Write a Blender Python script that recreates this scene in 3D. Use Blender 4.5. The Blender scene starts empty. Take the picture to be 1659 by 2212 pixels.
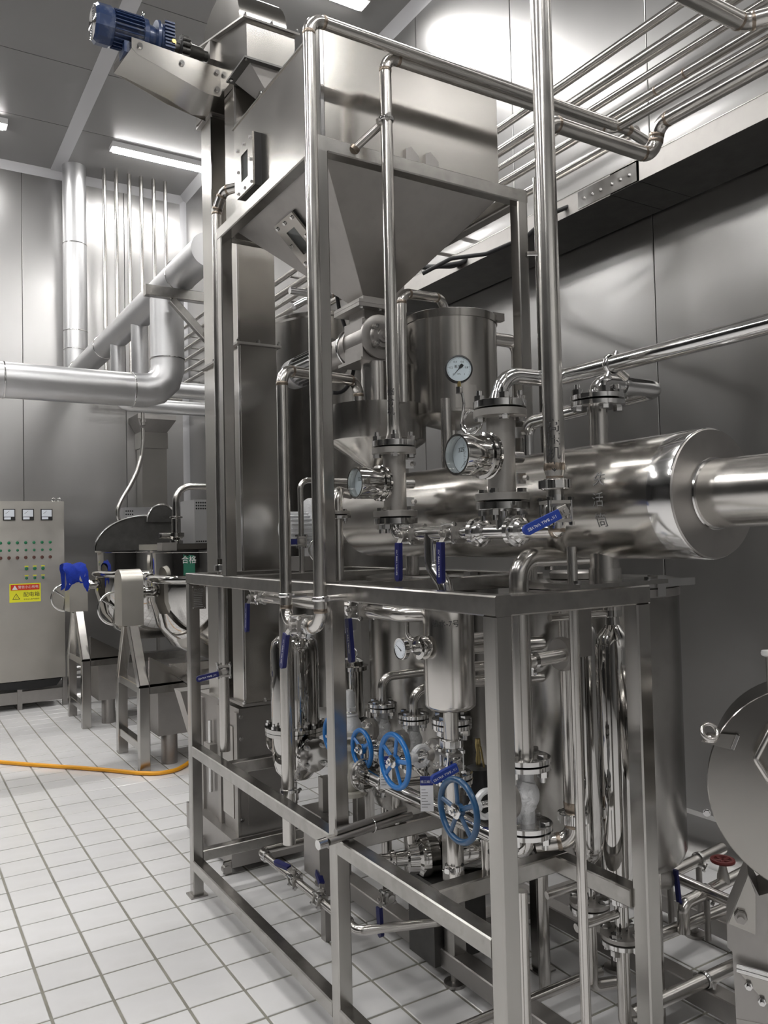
import bpy, bmesh, math, random
from mathutils import Vector as V, Matrix
random.seed(7)
PI = math.pi
scene = bpy.context.scene
COL = scene.collection

# ---------------------------------------------------------------- camera
HC = 1.63                       # lens height above the floor (m)
FPX = 1745.2                    # focal length in pixels of the 1659 x 2212 frame
RIGHT = V((0.852567, -0.522115, -0.022912))
DOWN = V((-0.001682, 0.041099, -0.999154))
FWD = V((0.522615, 0.851884, 0.034161))
cam_d = bpy.data.cameras.new('camera')
cam_d.sensor_fit = 'HORIZONTAL'
cam_d.sensor_width = 36.0
cam_d.lens = 36.0 * FPX / 1659.0
cam_d.clip_start = 0.05
cam = bpy.data.objects.new('camera', cam_d)
COL.objects.link(cam)
m3 = Matrix((RIGHT, -DOWN, -FWD)).transposed()
cam.matrix_world = Matrix.Translation((0, 0, HC)) @ m3.to_4x4()
scene.camera = cam

# ---------------------------------------------------------------- world, exposure
scene.view_settings.view_transform = 'Standard'
scene.view_settings.look = 'None'
scene.view_settings.gamma = 1.0
scene.view_settings.use_curve_mapping = False
scene.view_settings.exposure = 0.0
LAMP = 105.0                    # emission of the ceiling tubes
wd = bpy.data.worlds.new('world')
scene.world = wd
wd.use_nodes = True
wd.node_tree.nodes['Background'].inputs[0].default_value = (0.02, 0.02, 0.022, 1)
wd.node_tree.nodes['Background'].inputs[1].default_value = 1.0

# ---------------------------------------------------------------- pixel to place helper
def at(px, py, X=None, Y=None, Z=None):
    """the point on the plane X=, Y= or Z= that the photograph shows at a pixel"""
    d = RIGHT * ((px - 829.5) / FPX) + DOWN * ((py - 1106.0) / FPX) + FWD
    if X is not None: t = X / d.x
    elif Y is not None: t = Y / d.y
    else: t = (Z - HC) / d.z
    return V((0, 0, HC)) + d * t
def proj(p):
    p = V(p) - V((0, 0, HC))
    z = p.dot(FWD)
    return (829.5 + FPX * p.dot(RIGHT) / z, 1106 + FPX * p.dot(DOWN) / z, z)

# ---------------------------------------------------------------- mesh builder
def perp(a):
    a = V(a).normalized()
    u = a.cross(V((0, 0, 1)))
    if u.length < 1e-4: u = V((1, 0, 0))
    u.normalize()
    return a, u, a.cross(u).normalized()
class MB:
    def __init__(s): s.v = []; s.f = []
    def add(s, vs, fs):
        o = len(s.v); s.v += [V(p) for p in vs]; s.f += [tuple(i + o for i in f) for f in fs]; return s
    def box(s, x0, x1, y0, y1, z0, z1):
        return s.add([(x, y, z) for z in (z0, z1) for x, y in ((x0, y0), (x1, y0), (x1, y1), (x0, y1))],
            [(3, 2, 1, 0), (4, 5, 6, 7), (0, 1, 5, 4), (1, 2, 6, 5), (2, 3, 7, 6), (3, 0, 4, 7)])
    def sweep(s, rings, closed=False):
        n = len(rings[0]); vs = [p for r in rings for p in r]; fs = []
        for i in range(len(rings) - (0 if closed else 1)):
            j = (i + 1) % len(rings)
            for k in range(n):
                l = (k + 1) % n
                fs.append((i*n+k, i*n+l, j*n+l, j*n+k))
        if not closed:
            fs.append(tuple(range(n))[::-1]); fs.append(tuple((len(rings)-1)*n + k for k in range(n)))
        return s.add(vs, fs)
    def bar(s, p0, p1, w, h, up=(0, 0, 1), c=0.004):
        """chamfered square tube from p0 to p1; w across, h along 'up'"""
        p0, p1 = V(p0), V(p1); d = (p1 - p0).normalized(); u = V(up)
        if abs(d.dot(u)) > .99: u = V((0, 1, 0))
        r = d.cross(u).normalized(); u = r.cross(d)
        a, b = w/2, h/2
        pr = [(-a+c, -b), (a-c, -b), (a, -b+c), (a, b-c), (a-c, b), (-a+c, b), (-a, b-c), (-a, -b+c)]
        return s.sweep([[q + r*x + u*y for x, y in pr] for q in (p0, p1)])
    def cyl(s, p0, p1, r0, r1=None, n=20):
        p0, p1 = V(p0), V(p1); r1 = r0 if r1 is None else r1
        a, u, w = perp(p1 - p0)
        return s.sweep([[q + (u*math.cos(2*PI*k/n) + w*math.sin(2*PI*k/n))*r for k in range(n)] for q, r in ((p0, r0), (p1, r1))])
    def lathe(s, o, axis, prof, n=28):
        """prof: (distance along axis, radius) pairs"""
        o = V(o); a, u, w = perp(axis)
        return s.sweep([[o + a*h + (u*math.cos(2*PI*k/n) + w*math.sin(2*PI*k/n))*max(r, 1e-4) for k in range(n)] for h, r in prof])
    def tube(s, pts, r, bend=None, n=16, seg=7, closed=False):
        pts = [V(p) for p in pts]; path = []
        bend = r*2.2 if bend is None else bend
        for i, p in enumerate(pts):
            if i in (0, len(pts)-1) or bend <= 0: path.append(p); continue
            a = (pts[i-1]-p); b = (pts[i+1]-p); la, lb = a.length, b.length; a.normalize(); b.normalize()
            ang = a.angle(b)
            if ang > PI-.02: continue
            t = min(bend/math.tan(ang/2), la*(.97 if i == 1 else .49), lb*(.97 if i == len(pts)-2 else .49)); R = t*math.tan(ang/2)
            c = p + (a+b).normalized()*(R/math.sin(ang/2)); q0, q1 = p+a*t-c, p+b*t-c
            tot = q0.angle(q1); ax = q0.cross(q1).normalized()
            for k in range(seg+1): path.append(c + Matrix.Rotation(tot*k/seg, 3, ax) @ q0)
        d = (path[1]-path[0]).normalized(); _, u, w = perp(d); rings = []
        for i, p in enumerate(path):
            if i == 0: e = d
            elif i == len(path)-1: e = (p-path[i-1]).normalized()
            else: e = ((p-path[i-1]).normalized() + (path[i+1]-p).normalized()).normalized()
            q = d.rotation_difference(e); u = q @ u; w = q @ w; d = e
            rr = r(i/(len(path)-1)) if callable(r) else r
            rings.append([p + (u*math.cos(2*PI*k/n) + w*math.sin(2*PI*k/n))*rr for k in range(n)])
        return s.sweep(rings)
    def torus(s, c, axis, R, r, n=36, m=10, a0=0, a1=2*PI, sq=1):
        c = V(c); a, u, w = perp(axis); full = abs(a1-a0-2*PI) < 1e-6; N = n if full else n+1
        rings = []
        for i in range(N):
            t = a0 + (a1-a0)*i/n; e = u*math.cos(t) + w*math.sin(t)
            rings.append([c + e*(R + r*math.cos(2*PI*k/m)) + a*(r*sq*math.sin(2*PI*k/m)) for k in range(m)])
        return s.sweep(rings, closed=full)
    def prism(s, pts, vec):
        pts = [V(p) for p in pts]; vec = V(vec); n = len(pts)
        return s.add(pts + [p + vec for p in pts], [tuple(range(n))[::-1], tuple(range(n, 2*n))] + [(k, (k+1) % n, n+(k+1) % n, n+k) for k in range(n)])
    def hexa(s, c, axis, r, h): return s.cyl(c, V(c)+V(axis).normalized()*h, r, n=6)
    def ball(s, c, r, n=16, m=9, sc=(1, 1, 1)):
        c = V(c)
        return s.sweep([[c + V((r*sc[0]*math.sin(t)*math.cos(2*PI*k/n), r*sc[1]*math.sin(t)*math.sin(2*PI*k/n), -r*sc[2]*math.cos(t))) for k in range(n)]
            for t in [max(1e-3, min(PI-1e-3, PI*i/m)) for i in range(m+1)]])
    def xf(s, M):
        s.v = [M @ p for p in s.v]; return s
    def mesh(s, name, off=V((0, 0, 0)), ang=38):
        me = bpy.data.meshes.new(name)
        me.from_pydata([p - off for p in s.v], [], s.f)
        bm = bmesh.new(); bm.from_mesh(me); bmesh.ops.recalc_face_normals(bm, faces=bm.faces); bm.to_mesh(me); bm.free()
        me.polygons.foreach_set('use_smooth', [True]*len(me.polygons))
        me.set_sharp_from_angle(angle=math.radians(ang))
        return me

# ---------------------------------------------------------------- objects
def _tag(o, label, cat, group):
    o['label'] = label; o['category'] = cat
    if group: o['group'] = group
def thing(name, label, cat, loc, group=None):
    o = bpy.data.objects.new(name, None); o.empty_display_size = .05; COL.objects.link(o)
    o.location = loc; _tag(o, label, cat, group); return o
def org(o):
    p = V((0, 0, 0))
    while o: p = p + o.location; o = o.parent
    return p
def part(par, name, mb, mat, label=None, ang=38):
    me = mb.mesh(name, org(par), ang); me.materials.append(MAT[mat])
    o = bpy.data.objects.new(name, me); COL.objects.link(o); o.parent = par
    if label: o['label'] = label
    return o
def solo(name, mb, mat, label, cat, group=None, ang=38):
    zs = min(p.z for p in mb.v); n = len(mb.v)
    loc = V((sum(p.x for p in mb.v)/n, sum(p.y for p in mb.v)/n, zs))
    me = mb.mesh(name, loc, ang); me.materials.append(MAT[mat])
    o = bpy.data.objects.new(name, me); COL.objects.link(o); o.location = loc; _tag(o, label, cat, group); return o
def struct(name, mb, mat, par=None, kind='structure'):
    me = mb.mesh(name); me.materials.append(MAT[mat])
    o = bpy.data.objects.new(name, me); COL.objects.link(o)
    if par: o.parent = par
    if kind and not par: o['kind'] = kind
    return o
_cache = {}
def inst(par, name, key, fn, mat, pos, axis=(0, 0, 1), sc=1.0):
    """a small repeated piece (bolt, rivet, stud) that shares one mesh"""
    k = (key, mat)
    if k not in _cache:
        me = fn(MB()).mesh(key); me.materials.append(MAT[mat]); _cache[k] = me
    o = bpy.data.objects.new(name, _cache[k]); COL.objects.link(o); o.parent = par
    o.location = V(pos) - org(par); o.rotation_mode = 'QUATERNION'
    o.rotation_quaternion = V((0, 0, 1)).rotation_difference(V(axis).normalized())
    o.scale = (sc, sc, sc); return o
def bolt_fn(m):            # hex head, washer, shank and nut along +Z, unit = head radius 10 mm
    m.hexa((0, 0, 0), (0, 0, 1), .010, .008); m.cyl((0, 0, -.0015), (0, 0, 0), .0125, n=14); return m
def stud_fn(m):            # nut with a thread end sticking out
    m.hexa((0, 0, 0), (0, 0, 1), .011, .011); m.cyl((0, 0, .011), (0, 0, .021), .0062, n=10); return m
def rivet_fn(m): return m.lathe((0, 0, 0), (0, 0, 1), [(0, .006), (.002, .005), (.003, .0015)], n=10)

def text(body, size, fit=None):
    """flat lettering as a mesh in the XY plane, centred"""
    cu = bpy.data.curves.new('lettering', 'FONT'); cu.body = body; cu.size = size
    cu.align_x = 'CENTER'; cu.align_y = 'CENTER'; cu.resolution_u = 2
    o = bpy.data.objects.new('lettering', cu); COL.objects.link(o)
    me = o.evaluated_get(bpy.context.evaluated_depsgraph_get()).to_mesh()
    m = MB(); m.add([v.co.copy() for v in me.vertices], [tuple(p.vertices) for p in me.polygons])
    bpy.data.objects.remove(o); bpy.data.curves.remove(cu)
    return m
def basis(o, x, y):
    x = V(x).normalized(); y = V(y).normalized(); z = x.cross(y)
    return Matrix.Translation(V(o)) @ Matrix((x, y, z)).transposed().to_4x4()
def on_cyl(m, c, axis, r, ang, up, at_h):
    """wrap flat lettering onto a cylinder: text x runs round the axis, y along it"""
    a = V(axis).normalized(); u = V(up).normalized(); w = a.cross(u)
    m.v = [V(c) + a*(at_h + p.y) + (u*math.cos(ang + p.x/r) + w*math.sin(ang + p.x/r))*(r+.0006) for p in m.v]
    return m

# ---------------------------------------------------------------- materials
MAT = {}
def mat(name, col, rough=.5, metal=0.0, var=0.0, scale=8.0, stretch=(1, 1, 1), rvar=0.0, bump=0.0, spec=.5, emit=0, trans=0, coat=0, dirt=None, coords='Object', bscale=None):
    m = bpy.data.materials.new(name); m.use_nodes = True; MAT[name] = m
    nt = m.node_tree; b = nt.nodes['Principled BSDF']; L = nt.links.new
    b.inputs['Base Color'].default_value = (*col, 1); b.inputs['Roughness'].default_value = rough
    b.inputs['Metallic'].default_value = metal; b.inputs['Specular IOR Level'].default_value = spec
    if trans: b.inputs['Transmission Weight'].default_value = trans; b.inputs['IOR'].default_value = 1.45
    if coat: b.inputs['Coat Weight'].default_value = coat; b.inputs['Coat Roughness'].default_value = .15
    if emit: b.inputs['Emission Color'].default_value = (*col, 1); b.inputs['Emission Strength'].default_value = emit
    if var or rvar or bump or dirt:
        tc = nt.nodes.new('ShaderNodeTexCoord'); mp = nt.nodes.new('ShaderNodeMapping'); mp.inputs['Scale'].default_value = stretch
        L(tc.outputs[coords], mp.inputs[0])
        nz = nt.nodes.new('ShaderNodeTexNoise'); nz.inputs['Scale'].default_value = scale; nz.inputs['Detail'].default_value = 5; nz.inputs['Roughness'].default_value = .6
        L(mp.outputs[0], nz.inputs['Vector'])
        if var:
            r = nt.nodes.new('ShaderNodeMapRange'); r.inputs['From Min'].default_value = .25; r.inputs['From Max'].default_value = .75
            r.inputs['To Min'].default_value = 1-var; r.inputs['To Max'].default_value = 1+var; L(nz.outputs[0], r.inputs[0])
            mx = nt.nodes.new('ShaderNodeVectorMath'); mx.operation = 'SCALE'; mx.inputs[0].default_value = col; L(r.outputs[0], mx.inputs['Scale'])
            L(mx.outputs[0], b.inputs['Base Color'])
            csrc = mx.outputs[0]
        else: csrc = None
        if rvar:
            r2 = nt.nodes.new('ShaderNodeMapRange'); r2.inputs['From Min'].default_value = .3; r2.inputs['From Max'].default_value = .7
            r2.inputs['To Min'].default_value = max(.02, rough-rvar); r2.inputs['To Max'].default_value = rough+rvar; L(nz.outputs[0], r2.inputs[0])
            L(r2.outputs[0], b.inputs['Roughness'])
        if bump:
            n2 = nz
            if bscale:
                n2 = nt.nodes.new('ShaderNodeTexNoise'); n2.inputs['Scale'].default_value = bscale; n2.inputs['Detail'].default_value = 3; L(mp.outputs[0], n2.inputs['Vector'])
            bp = nt.nodes.new('ShaderNodeBump'); bp.inputs['Strength'].default_value = bump; bp.inputs['Distance'].default_value = .01
            L(n2.outputs[0], bp.inputs['Height']); L(bp.outputs[0], b.inputs['Normal'])
        if dirt:
            n3 = nt.nodes.new('ShaderNodeTexNoise'); n3.inputs['Scale'].default_value = dirt[1]; n3.inputs['Detail'].default_value = 6; L(tc.outputs[coords], n3.inputs['Vector'])
            r3 = nt.nodes.new('ShaderNodeMapRange'); r3.inputs['From Min'].default_value = .52; r3.inputs['From Max'].default_value = .74; r3.inputs['To Max'].default_value = dirt[2]; L(n3.outputs[0], r3.inputs[0])
            mc = nt.nodes.new('ShaderNodeMix'); mc.data_type = 'RGBA'; L(r3.outputs[0], mc.inputs[0])
            if csrc: L(csrc, mc.inputs[6])
            else: mc.inputs[6].default_value = (*col, 1)
            mc.inputs[7].default_value = (*dirt[0], 1); L(mc.outputs[2], b.inputs['Base Color'])
    return m
mat('wall_steel', (.44, .435, .43), .31, .95, var=.10, scale=.7, stretch=(1, 1, .3), rvar=.01, coat=.35)
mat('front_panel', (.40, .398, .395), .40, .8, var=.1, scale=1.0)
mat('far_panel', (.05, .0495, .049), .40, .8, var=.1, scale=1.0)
mat('ceiling_panel', (.28, .277, .275), .37, .25, var=.06, scale=.7, rvar=.04)
mat('cove', (.58, .58, .60), .42, .25)
mat('ceramic', (.72, .715, .72), .19, 0, var=.05, scale=3.0, rvar=.03, dirt=((.55, .54, .52), 4.0, .35))
mat('grout', (.26, .25, .215), .9, 0, var=.25, scale=6)
mat('steel_tube', (.45, .437, .418), .22, 1, var=.14, scale=9, stretch=(1, 1, .12), rvar=.03)
mat('steel_rail', (.42, .408, .39), .23, 1, var=.16, scale=14, rvar=.025, dirt=((.30, .29, .27), 30, .5))
mat('steel_sheet', (.44, .424, .40), .21, 1, var=.08, scale=2.2, rvar=.03)
mat('steel_dull', (.40, .385, .37), .42, 1, var=.10, scale=5, rvar=.05, dirt=((.33, .32, .3), 12, .4))
mat('pipe', (.64, .62, .595), .21, 1, var=.05, scale=10, rvar=.03)
mat('polished', (.56, .55, .535), .06, 1, rvar=.03, scale=8)
mat('bright', (.72, .715, .71), .13, 1, rvar=.05, scale=12)
mat('bead_blast', (.43, .415, .395), .46, 1, var=.05, scale=40)
mat('weld_tint', (.31, .26, .215), .34, 1, var=.35, scale=60)
mat('cladding', (.62, .62, .63), .37, .9, var=.05, scale=3, rvar=.05)
mat('cast_silver', (.74, .745, .76), .45, .55, var=.10, scale=30, bump=.25, bscale=160)
mat('cast_grey', (.42, .405, .36), .5, .1, var=.12, scale=25)
mat('dark_steel', (.10, .098, .095), .45, .8, var=.2, scale=10)
mat('cabinet_steel', (.56, .54, .50), .44, 1, var=.06, scale=4, rvar=.05)
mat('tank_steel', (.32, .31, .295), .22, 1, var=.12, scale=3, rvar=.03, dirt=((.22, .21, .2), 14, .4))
mat('black', (.012, .012, .013), .45)
mat('rubber', (.02, .02, .022), .6)
mat('gasket', (.02, .02, .02), .8)
mat('blue_wheel', (.008, .15, .46), .32, 0, coat=.3, var=.12, scale=20)
mat('blue_wheel_dark', (.010, .062, .15), .35, 0, coat=.3, var=.15, scale=20)
mat('blue_grip', (.008, .011, .095), .42, 0)
mat('blue_grip_bright', (.010, .040, .27), .40, 0)
mat('motor_blue', (.018, .038, .105), .33, .1, coat=.3, var=.2, scale=12, dirt=((.25, .27, .3), 22, .35))
mat('red_wheel', (.12, .015, .014), .5)
mat('white', (.80, .80, .80), .5)
mat('dial', (.74, .78, .84), .35)
mat('ink', (.02, .02, .022), .5)
mat('ink_soft', (.20, .20, .20), .5)
mat('paper', (.76, .76, .79), .6, var=.05, scale=30)
mat('tag_blue', (.01, .02, .16), .5)
mat('hose_orange', (.80, .36, .015), .42)
mat('cloth_blue', (.006, .028, .30), .95, var=.25, scale=40, bump=.5, bscale=90)
mat('sign_yellow', (.80, .78, .03), .5)
mat('sign_red', (.65, .045, .015), .5)
mat('sign_green', (.02, .16, .10), .5)
mat('button_green', (.015, .16, .07), .3)
mat('button_dark', (.11, .045, .035), .4)
mat('brass', (.42, .33, .15), .3, 1)
mat('lamp_glow', (1, .985, .96), .5, 0, emit=LAMP)
mat('lamp_case', (.75, .75, .76), .4)
gm_ = bpy.data.materials.new('glass'); gm_.use_nodes = True; MAT['glass'] = gm_; gn = gm_.node_tree; gn.nodes.remove(gn.nodes['Principled BSDF'])
tr_, gl_, mx_, fr_ = gn.nodes.new('ShaderNodeBsdfTransparent'), gn.nodes.new('ShaderNodeBsdfGlossy'), gn.nodes.new('ShaderNodeMixShader'), gn.nodes.new('ShaderNodeLayerWeight')
tr_.inputs[0].default_value = (.93, .95, .95, 1); gl_.inputs['Roughness'].default_value = .03; fr_.inputs[0].default_value = .22; ml_ = gn.nodes.new('ShaderNodeMath'); ml_.operation = 'MULTIPLY'; ml_.inputs[1].default_value = .35; gn.links.new(fr_.outputs['Facing'], ml_.inputs[0])
gn.links.new(ml_.outputs[0], mx_.inputs[0]); gn.links.new(tr_.outputs[0], mx_.inputs[1]); gn.links.new(gl_.outputs[0], mx_.inputs[2]); gn.links.new(mx_.outputs[0], gn.nodes['Material Output'].inputs[0])

# ---------------------------------------------------------------- the room
ZC, YB, XR, XL, YN = 5.764, 9.35, 3.50, -11.5, -4.5
XP, YP = 3.03, 8.35             # the pier in the far corner
floor = struct('floor', MB().box(XL, XR, YN, YB, -.06, -.004), 'grout')
TX, TY = .2090, .2022
def tile_fn(m):
    a, b, c = TX/2-.0052, TY/2-.0052, .0022
    r = [[(-a, -b, -.005), (a, -b, -.005), (a, b, -.005), (-a, b, -.005)], [(-a, -b, -.0018), (a, -b, -.0018), (a, b, -.0018), (-a, b, -.0018)],
         [(-a+c, -b+c, 0), (a-c, -b+c, 0), (a-c, b-c, 0), (-a+c, b-c, 0)]]
    return m.sweep([[V(p) for p in q] for q in r])
tiles = []
i0, i1 = int((XL-1.105)/TX)+1, int((XR-1.105)/TX)
j0, j1 = int((YN-3.4555)/TY)+1, int((YB-3.4555)/TY)
for i in range(i0, i1):
    for j in range(j0, j1):
        x, y = 1.105 + (i+.5)*TX, 3.4555 + (j+.5)*TY
        px, py, d = proj((x, y, 0))
        vis = d > .3 and -60 < px < 1720 and 1400 < py < 2280
        tiles.append((0 if not vis else 1, -d, x, y))
tiles.sort(reverse=True)
rest = MB(); tm = tile_fn(MB())
for k, (vis, nd, x, y) in enumerate(tiles):
    dz = random.uniform(-.0006, .0006)
    if k < 300 and vis:
        o = inst(floor, 'floor_tile', 'floor_tile', tile_fn, 'ceramic', (x, y, dz))
        o.rotation_quaternion = V((0, 0, 1)).rotation_difference(V((random.uniform(-.003, .003), random.uniform(-.003, .003), 1)).normalized())
    else:
        rest.add([p + V((x, y, dz)) for p in tm.v], tm.f)
o = struct('floor_tile', rest, 'ceramic', floor); o['kind'] = 'stuff'

def panels(name, p0, along, n0, n1, pitch, start, height, normal, mat_):
    """sandwich panels with open joints, each a piece of its wall"""
    back = None
    al, nn = V(along), V(normal)
    a, b = start + n0*pitch, start + n1*pitch
    m = MB(); q = V(p0)
    m.prism([q + al*a - nn*.012, q + al*b - nn*.012, q + al*b - nn*.06, q + al*a - nn*.06], (0, 0, height))
    back = struct(name, m, 'dark_steel')
    for k in range(n0, n1):
        g = .0025; s0, s1 = start + k*pitch + g, start + (k+1)*pitch - g; e = .003
        m = MB()
        m.prism([q + al*s0 - nn*.012, q + al*s0 - nn*e, q + al*(s0+e), q + al*(s1-e), q + al*s1 - nn*e, q + al*s1 - nn*.012], (0, 0, height))
        struct('wall_panel', m, mat_, back)
    return back
panels('wall_back', (0, YB, 0), (1, 0, 0), -12, 2, 1.083, 1.231, ZC, (0, -1, 0), 'wall_steel')
panels('wall_right', (XR, 0, 0), (0, 1, 0), -7, 6, 1.096, 2.881, ZC, (-1, 0, 0), 'wall_steel')
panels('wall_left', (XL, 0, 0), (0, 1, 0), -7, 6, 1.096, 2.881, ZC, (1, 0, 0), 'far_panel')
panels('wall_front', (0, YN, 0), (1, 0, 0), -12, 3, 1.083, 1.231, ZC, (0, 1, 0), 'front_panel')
panels('wall_pier', (XP, 0, 0), (0, 1, 0), 0, 1, YB-YP, YP, ZC, (-1, 0, 0), 'wall_steel')
panels('wall_pier_end', (0, YP, 0), (1, 0, 0), 0, 1, XR-XP, XP, ZC, (0, -1, 0), 'wall_steel')
ceil = struct('ceiling', MB().box(XL, XR, YN, YB, ZC+.012, ZC+.08), 'dark_steel')
for x0, x1 in ((XL, -7.58), (-7.54, -5.30), (-5.26, -3.02), (-2.98, -.72), (-.68, 1.56), (1.60, XR)):
    y = YB
    while y > YN:
        struct('ceiling_panel', MB().box(x0, x1, max(YN, y-1.095), y-.004, ZC, ZC+.012), 'ceiling_panel', ceil); y -= 1.099
k = 1
for x in (1.58, -.70, -3.0):
    struct('trim_%d' % k, MB().box(x-.065, x+.065, YN, YB, ZC-.006, ZC), 'cove'); k += 1
def cove(p0, p1, inw, k, s=.075):
    m = MB(); p0, p1, i = V(p0), V(p1), V(inw); z = V((0, 0, 1))
    pr = [(0, 0), (s, 0), (s*.62, .22*s), (s*.22, .62*s), (0, s)]
    m.sweep([[q + i*a - z*b for a, b in pr] for q in (p0, p1)]); struct('trim_%d' % k, m, 'cove')
cove((XL, YB, ZC), (XP, YB, ZC), (0, -1, 0), 4); cove((XP, YB, ZC), (XP, YP, ZC), (-1, 0, 0), 5)
cove((XR, YP, ZC), (XR, YN, ZC), (-1, 0, 0), 6); cove((XP, YP, ZC), (XR, YP, ZC), (0, -1, 0), 7)
m = MB(); s = .06; m.prism([(XP, YB, 0), (XP-s, YB, 0), (XP-s*.4, YB-s*.4, 0), (XP, YB-s, 0)], (0, 0, ZC)); struct('trim_8', m, 'cove')
struct('trim_9', MB().box(XP-.008, XP+.05, YP-.008, YP+.05, 0, ZC), 'cove')
def skirt(name, p0, p1, inw):
    m = MB(); p0, p1, i = V(p0), V(p1), V(inw); z = V((0, 0, 1))
    pr = [(0, 0), (.11, 0), (.075, .02), (.045, .05), (.028, .10), (.024, .20), (.0, .215)]
    m.sweep([[q + i*a + z*b for a, b in pr] for q in (p0, p1)]); struct(name, m, 'wall_steel')
skirt('baseboard_right', (XR, YP, 0), (XR, YN, 0), (-1, 0, 0)); skirt('baseboard_back', (XL, YB, 0), (XP, YB, 0), (0, -1, 0))

# ceiling lamps: 1.17 m tubes in rows
def lamp(x, y, lab, w=.085):
    t = thing('ceiling_lamp', lab, 'lamp', (x+.585, y, ZC-.06), 'ceiling tube lamps')
    part(t, 'housing', MB().prism([(x, y-w, ZC), (x, y+w, ZC), (x, y+w*.80, ZC-.048), (x, y-w*.80, ZC-.048)], (1.17, 0, 0)), 'lamp_case')
    part(t, 'diffuser', MB().prism([(x+.03, y-w*.74, ZC-.049), (x+.03, y+w*.74, ZC-.049), (x+.03, y+w*.62, ZC-.060), (x+.03, y-w*.62, ZC-.060)], (1.11, 0, 0)), 'lamp_glow')
def lamps():
    for x, y, lab in ((1.955, 8.40, 'lit white tube lamp on the ceiling above the six thin pipes'), (-.185, 8.45, 'lit white tube lamp cut off at the left edge of the picture'),
                      (1.955, 5.19, 'lit white tube lamp on the ceiling above the hopper, at the top edge')):
        lamp(x, y, lab)
    for y in (8.42, 5.19, 1.95, -1.3):
        for x in (1.955, -.185, -2.33, -4.47):
            if (y > 8 and x > -1) or (y == 5.19 and x > 1): continue
            lamp(x, y, 'white tube lamp on the ceiling outside the picture')
lamps()
# ---------------------------------------------------------------- fittings
Zp, Zm, Xp, Xm, Yp, Ym = V((0, 0, 1)), V((0, 0, -1)), V((1, 0, 0)), V((-1, 0, 0)), V((0, 1, 0)), V((0, -1, 0))
def band(par, p, axis, r, w=.013, mat_='weld_tint'):
    a = V(axis).normalized()
    return part(par, 'weld_band', MB().lathe(V(p)-a*w/2, a, [(0, r), (w*.3, r+.0011), (w*.7, r+.0011), (w, r)], n=18), mat_)
def tube_part(par, name, pts, r, mat_='pipe', bend=None, welds=True, n=18, seg=8):
    pts = [V(p) for p in pts]
    o = part(par, name, MB().tube(pts, r, bend, n, seg), mat_)
    b = r*2.2 if bend is None else bend
    if welds and b > 0:
        for i in range(1, len(pts)-1):
            a, c = pts[i-1]-pts[i], pts[i+1]-pts[i]; la, lc = a.length, c.length; ang = a.angle(c)
            if ang > PI-.05: continue
            t = min(b/math.tan(ang/2), la*(.97 if i == 1 else .49), lc*(.97 if i == len(pts)-2 else .49))
            band(par, pts[i]+a.normalized()*t, a, r); band(par, pts[i]+c.normalized()*t, c, r)
    return o
def pipe(name, label, pts, r, mat_='pipe', bend=None, welds=True, cat='pipe', group=None):
    zs = min(pts, key=lambda p: p[2])
    t = thing(name, label, cat, zs, group); tube_part(t, 'tube', pts, r, mat_, bend, welds); return t
def flange_joint(par, c, axis, R, th=.014, gap=.004, m1='bead_blast', m2='bright', nb=4, phase=.6, bs=None):
    """two bolted discs with a gasket between them"""
    c = V(c); a, u, w = perp(axis); bs = bs or (1.4 if R > .06 else 1.15)
    for s, mm in ((1, m1), (-1, m2)):
        f = part(par, 'flange', MB().lathe(c + a*s*gap/2, a*s, [(0, R*.97), (.001, R), (th-.001, R), (th, R*.97), (th+.001, R*.5)], n=36), mm)
        for k in range(nb):
            t = phase + 2*PI*k/nb; e = (u*math.cos(t) + w*math.sin(t))*R*.77
            inst(f, 'bolt' if s > 0 else 'nut', 'bolt_head' if s > 0 else 'stud_end', bolt_fn if s > 0 else stud_fn, 'bright', c + e + a*s*(gap/2+th+.001), a*s, bs)
    part(par, 'gasket', MB().cyl(c-a*gap/2, c+a*gap/2, R*.70, n=28), 'gasket')
def union_nut(par, c, axis, r, h=.026):
    """slotted round union nut"""
    c = V(c); a, u, w = perp(axis); m = MB()
    m.lathe(c - a*h/2, a, [(0, r*.9), (.003, r), (h-.003, r), (h, r*.9)], n=32)
    for k in range(6):
        t = 2*PI*k/6; e = u*math.cos(t) + w*math.sin(t)
        m.bar(c + e*(r+.001) - a*h*.38, c + e*(r+.001) + a*h*.38, r*.55, .007, up=e, c=.001)
    return part(par, 'union_nut', m, 'bright')
def clamp(par, c, axis, r, side):
    """hinged sanitary clamp with a wing screw"""
    c = V(c); a, u, w = perp(axis); m = MB(); sd = V(side).normalized()
    m.lathe(c - a*.008, a, [(0, r), (.002, r+.006), (.014, r+.006), (.016, r)], n=26)
    m.bar(c + sd*(r+.002), c + sd*(r+.020), .016, .014, up=a, c=.002)
    m.cyl(c + sd*(r+.014) - a.cross(sd)*.018, c + sd*(r+.014) + a.cross(sd)*.018, .0035, n=8)
    m.hexa(c + sd*(r+.014) + a.cross(sd)*.014, a.cross(sd), .007, .009)
    return part(par, 'pipe_clamp', m, 'bright')
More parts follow.
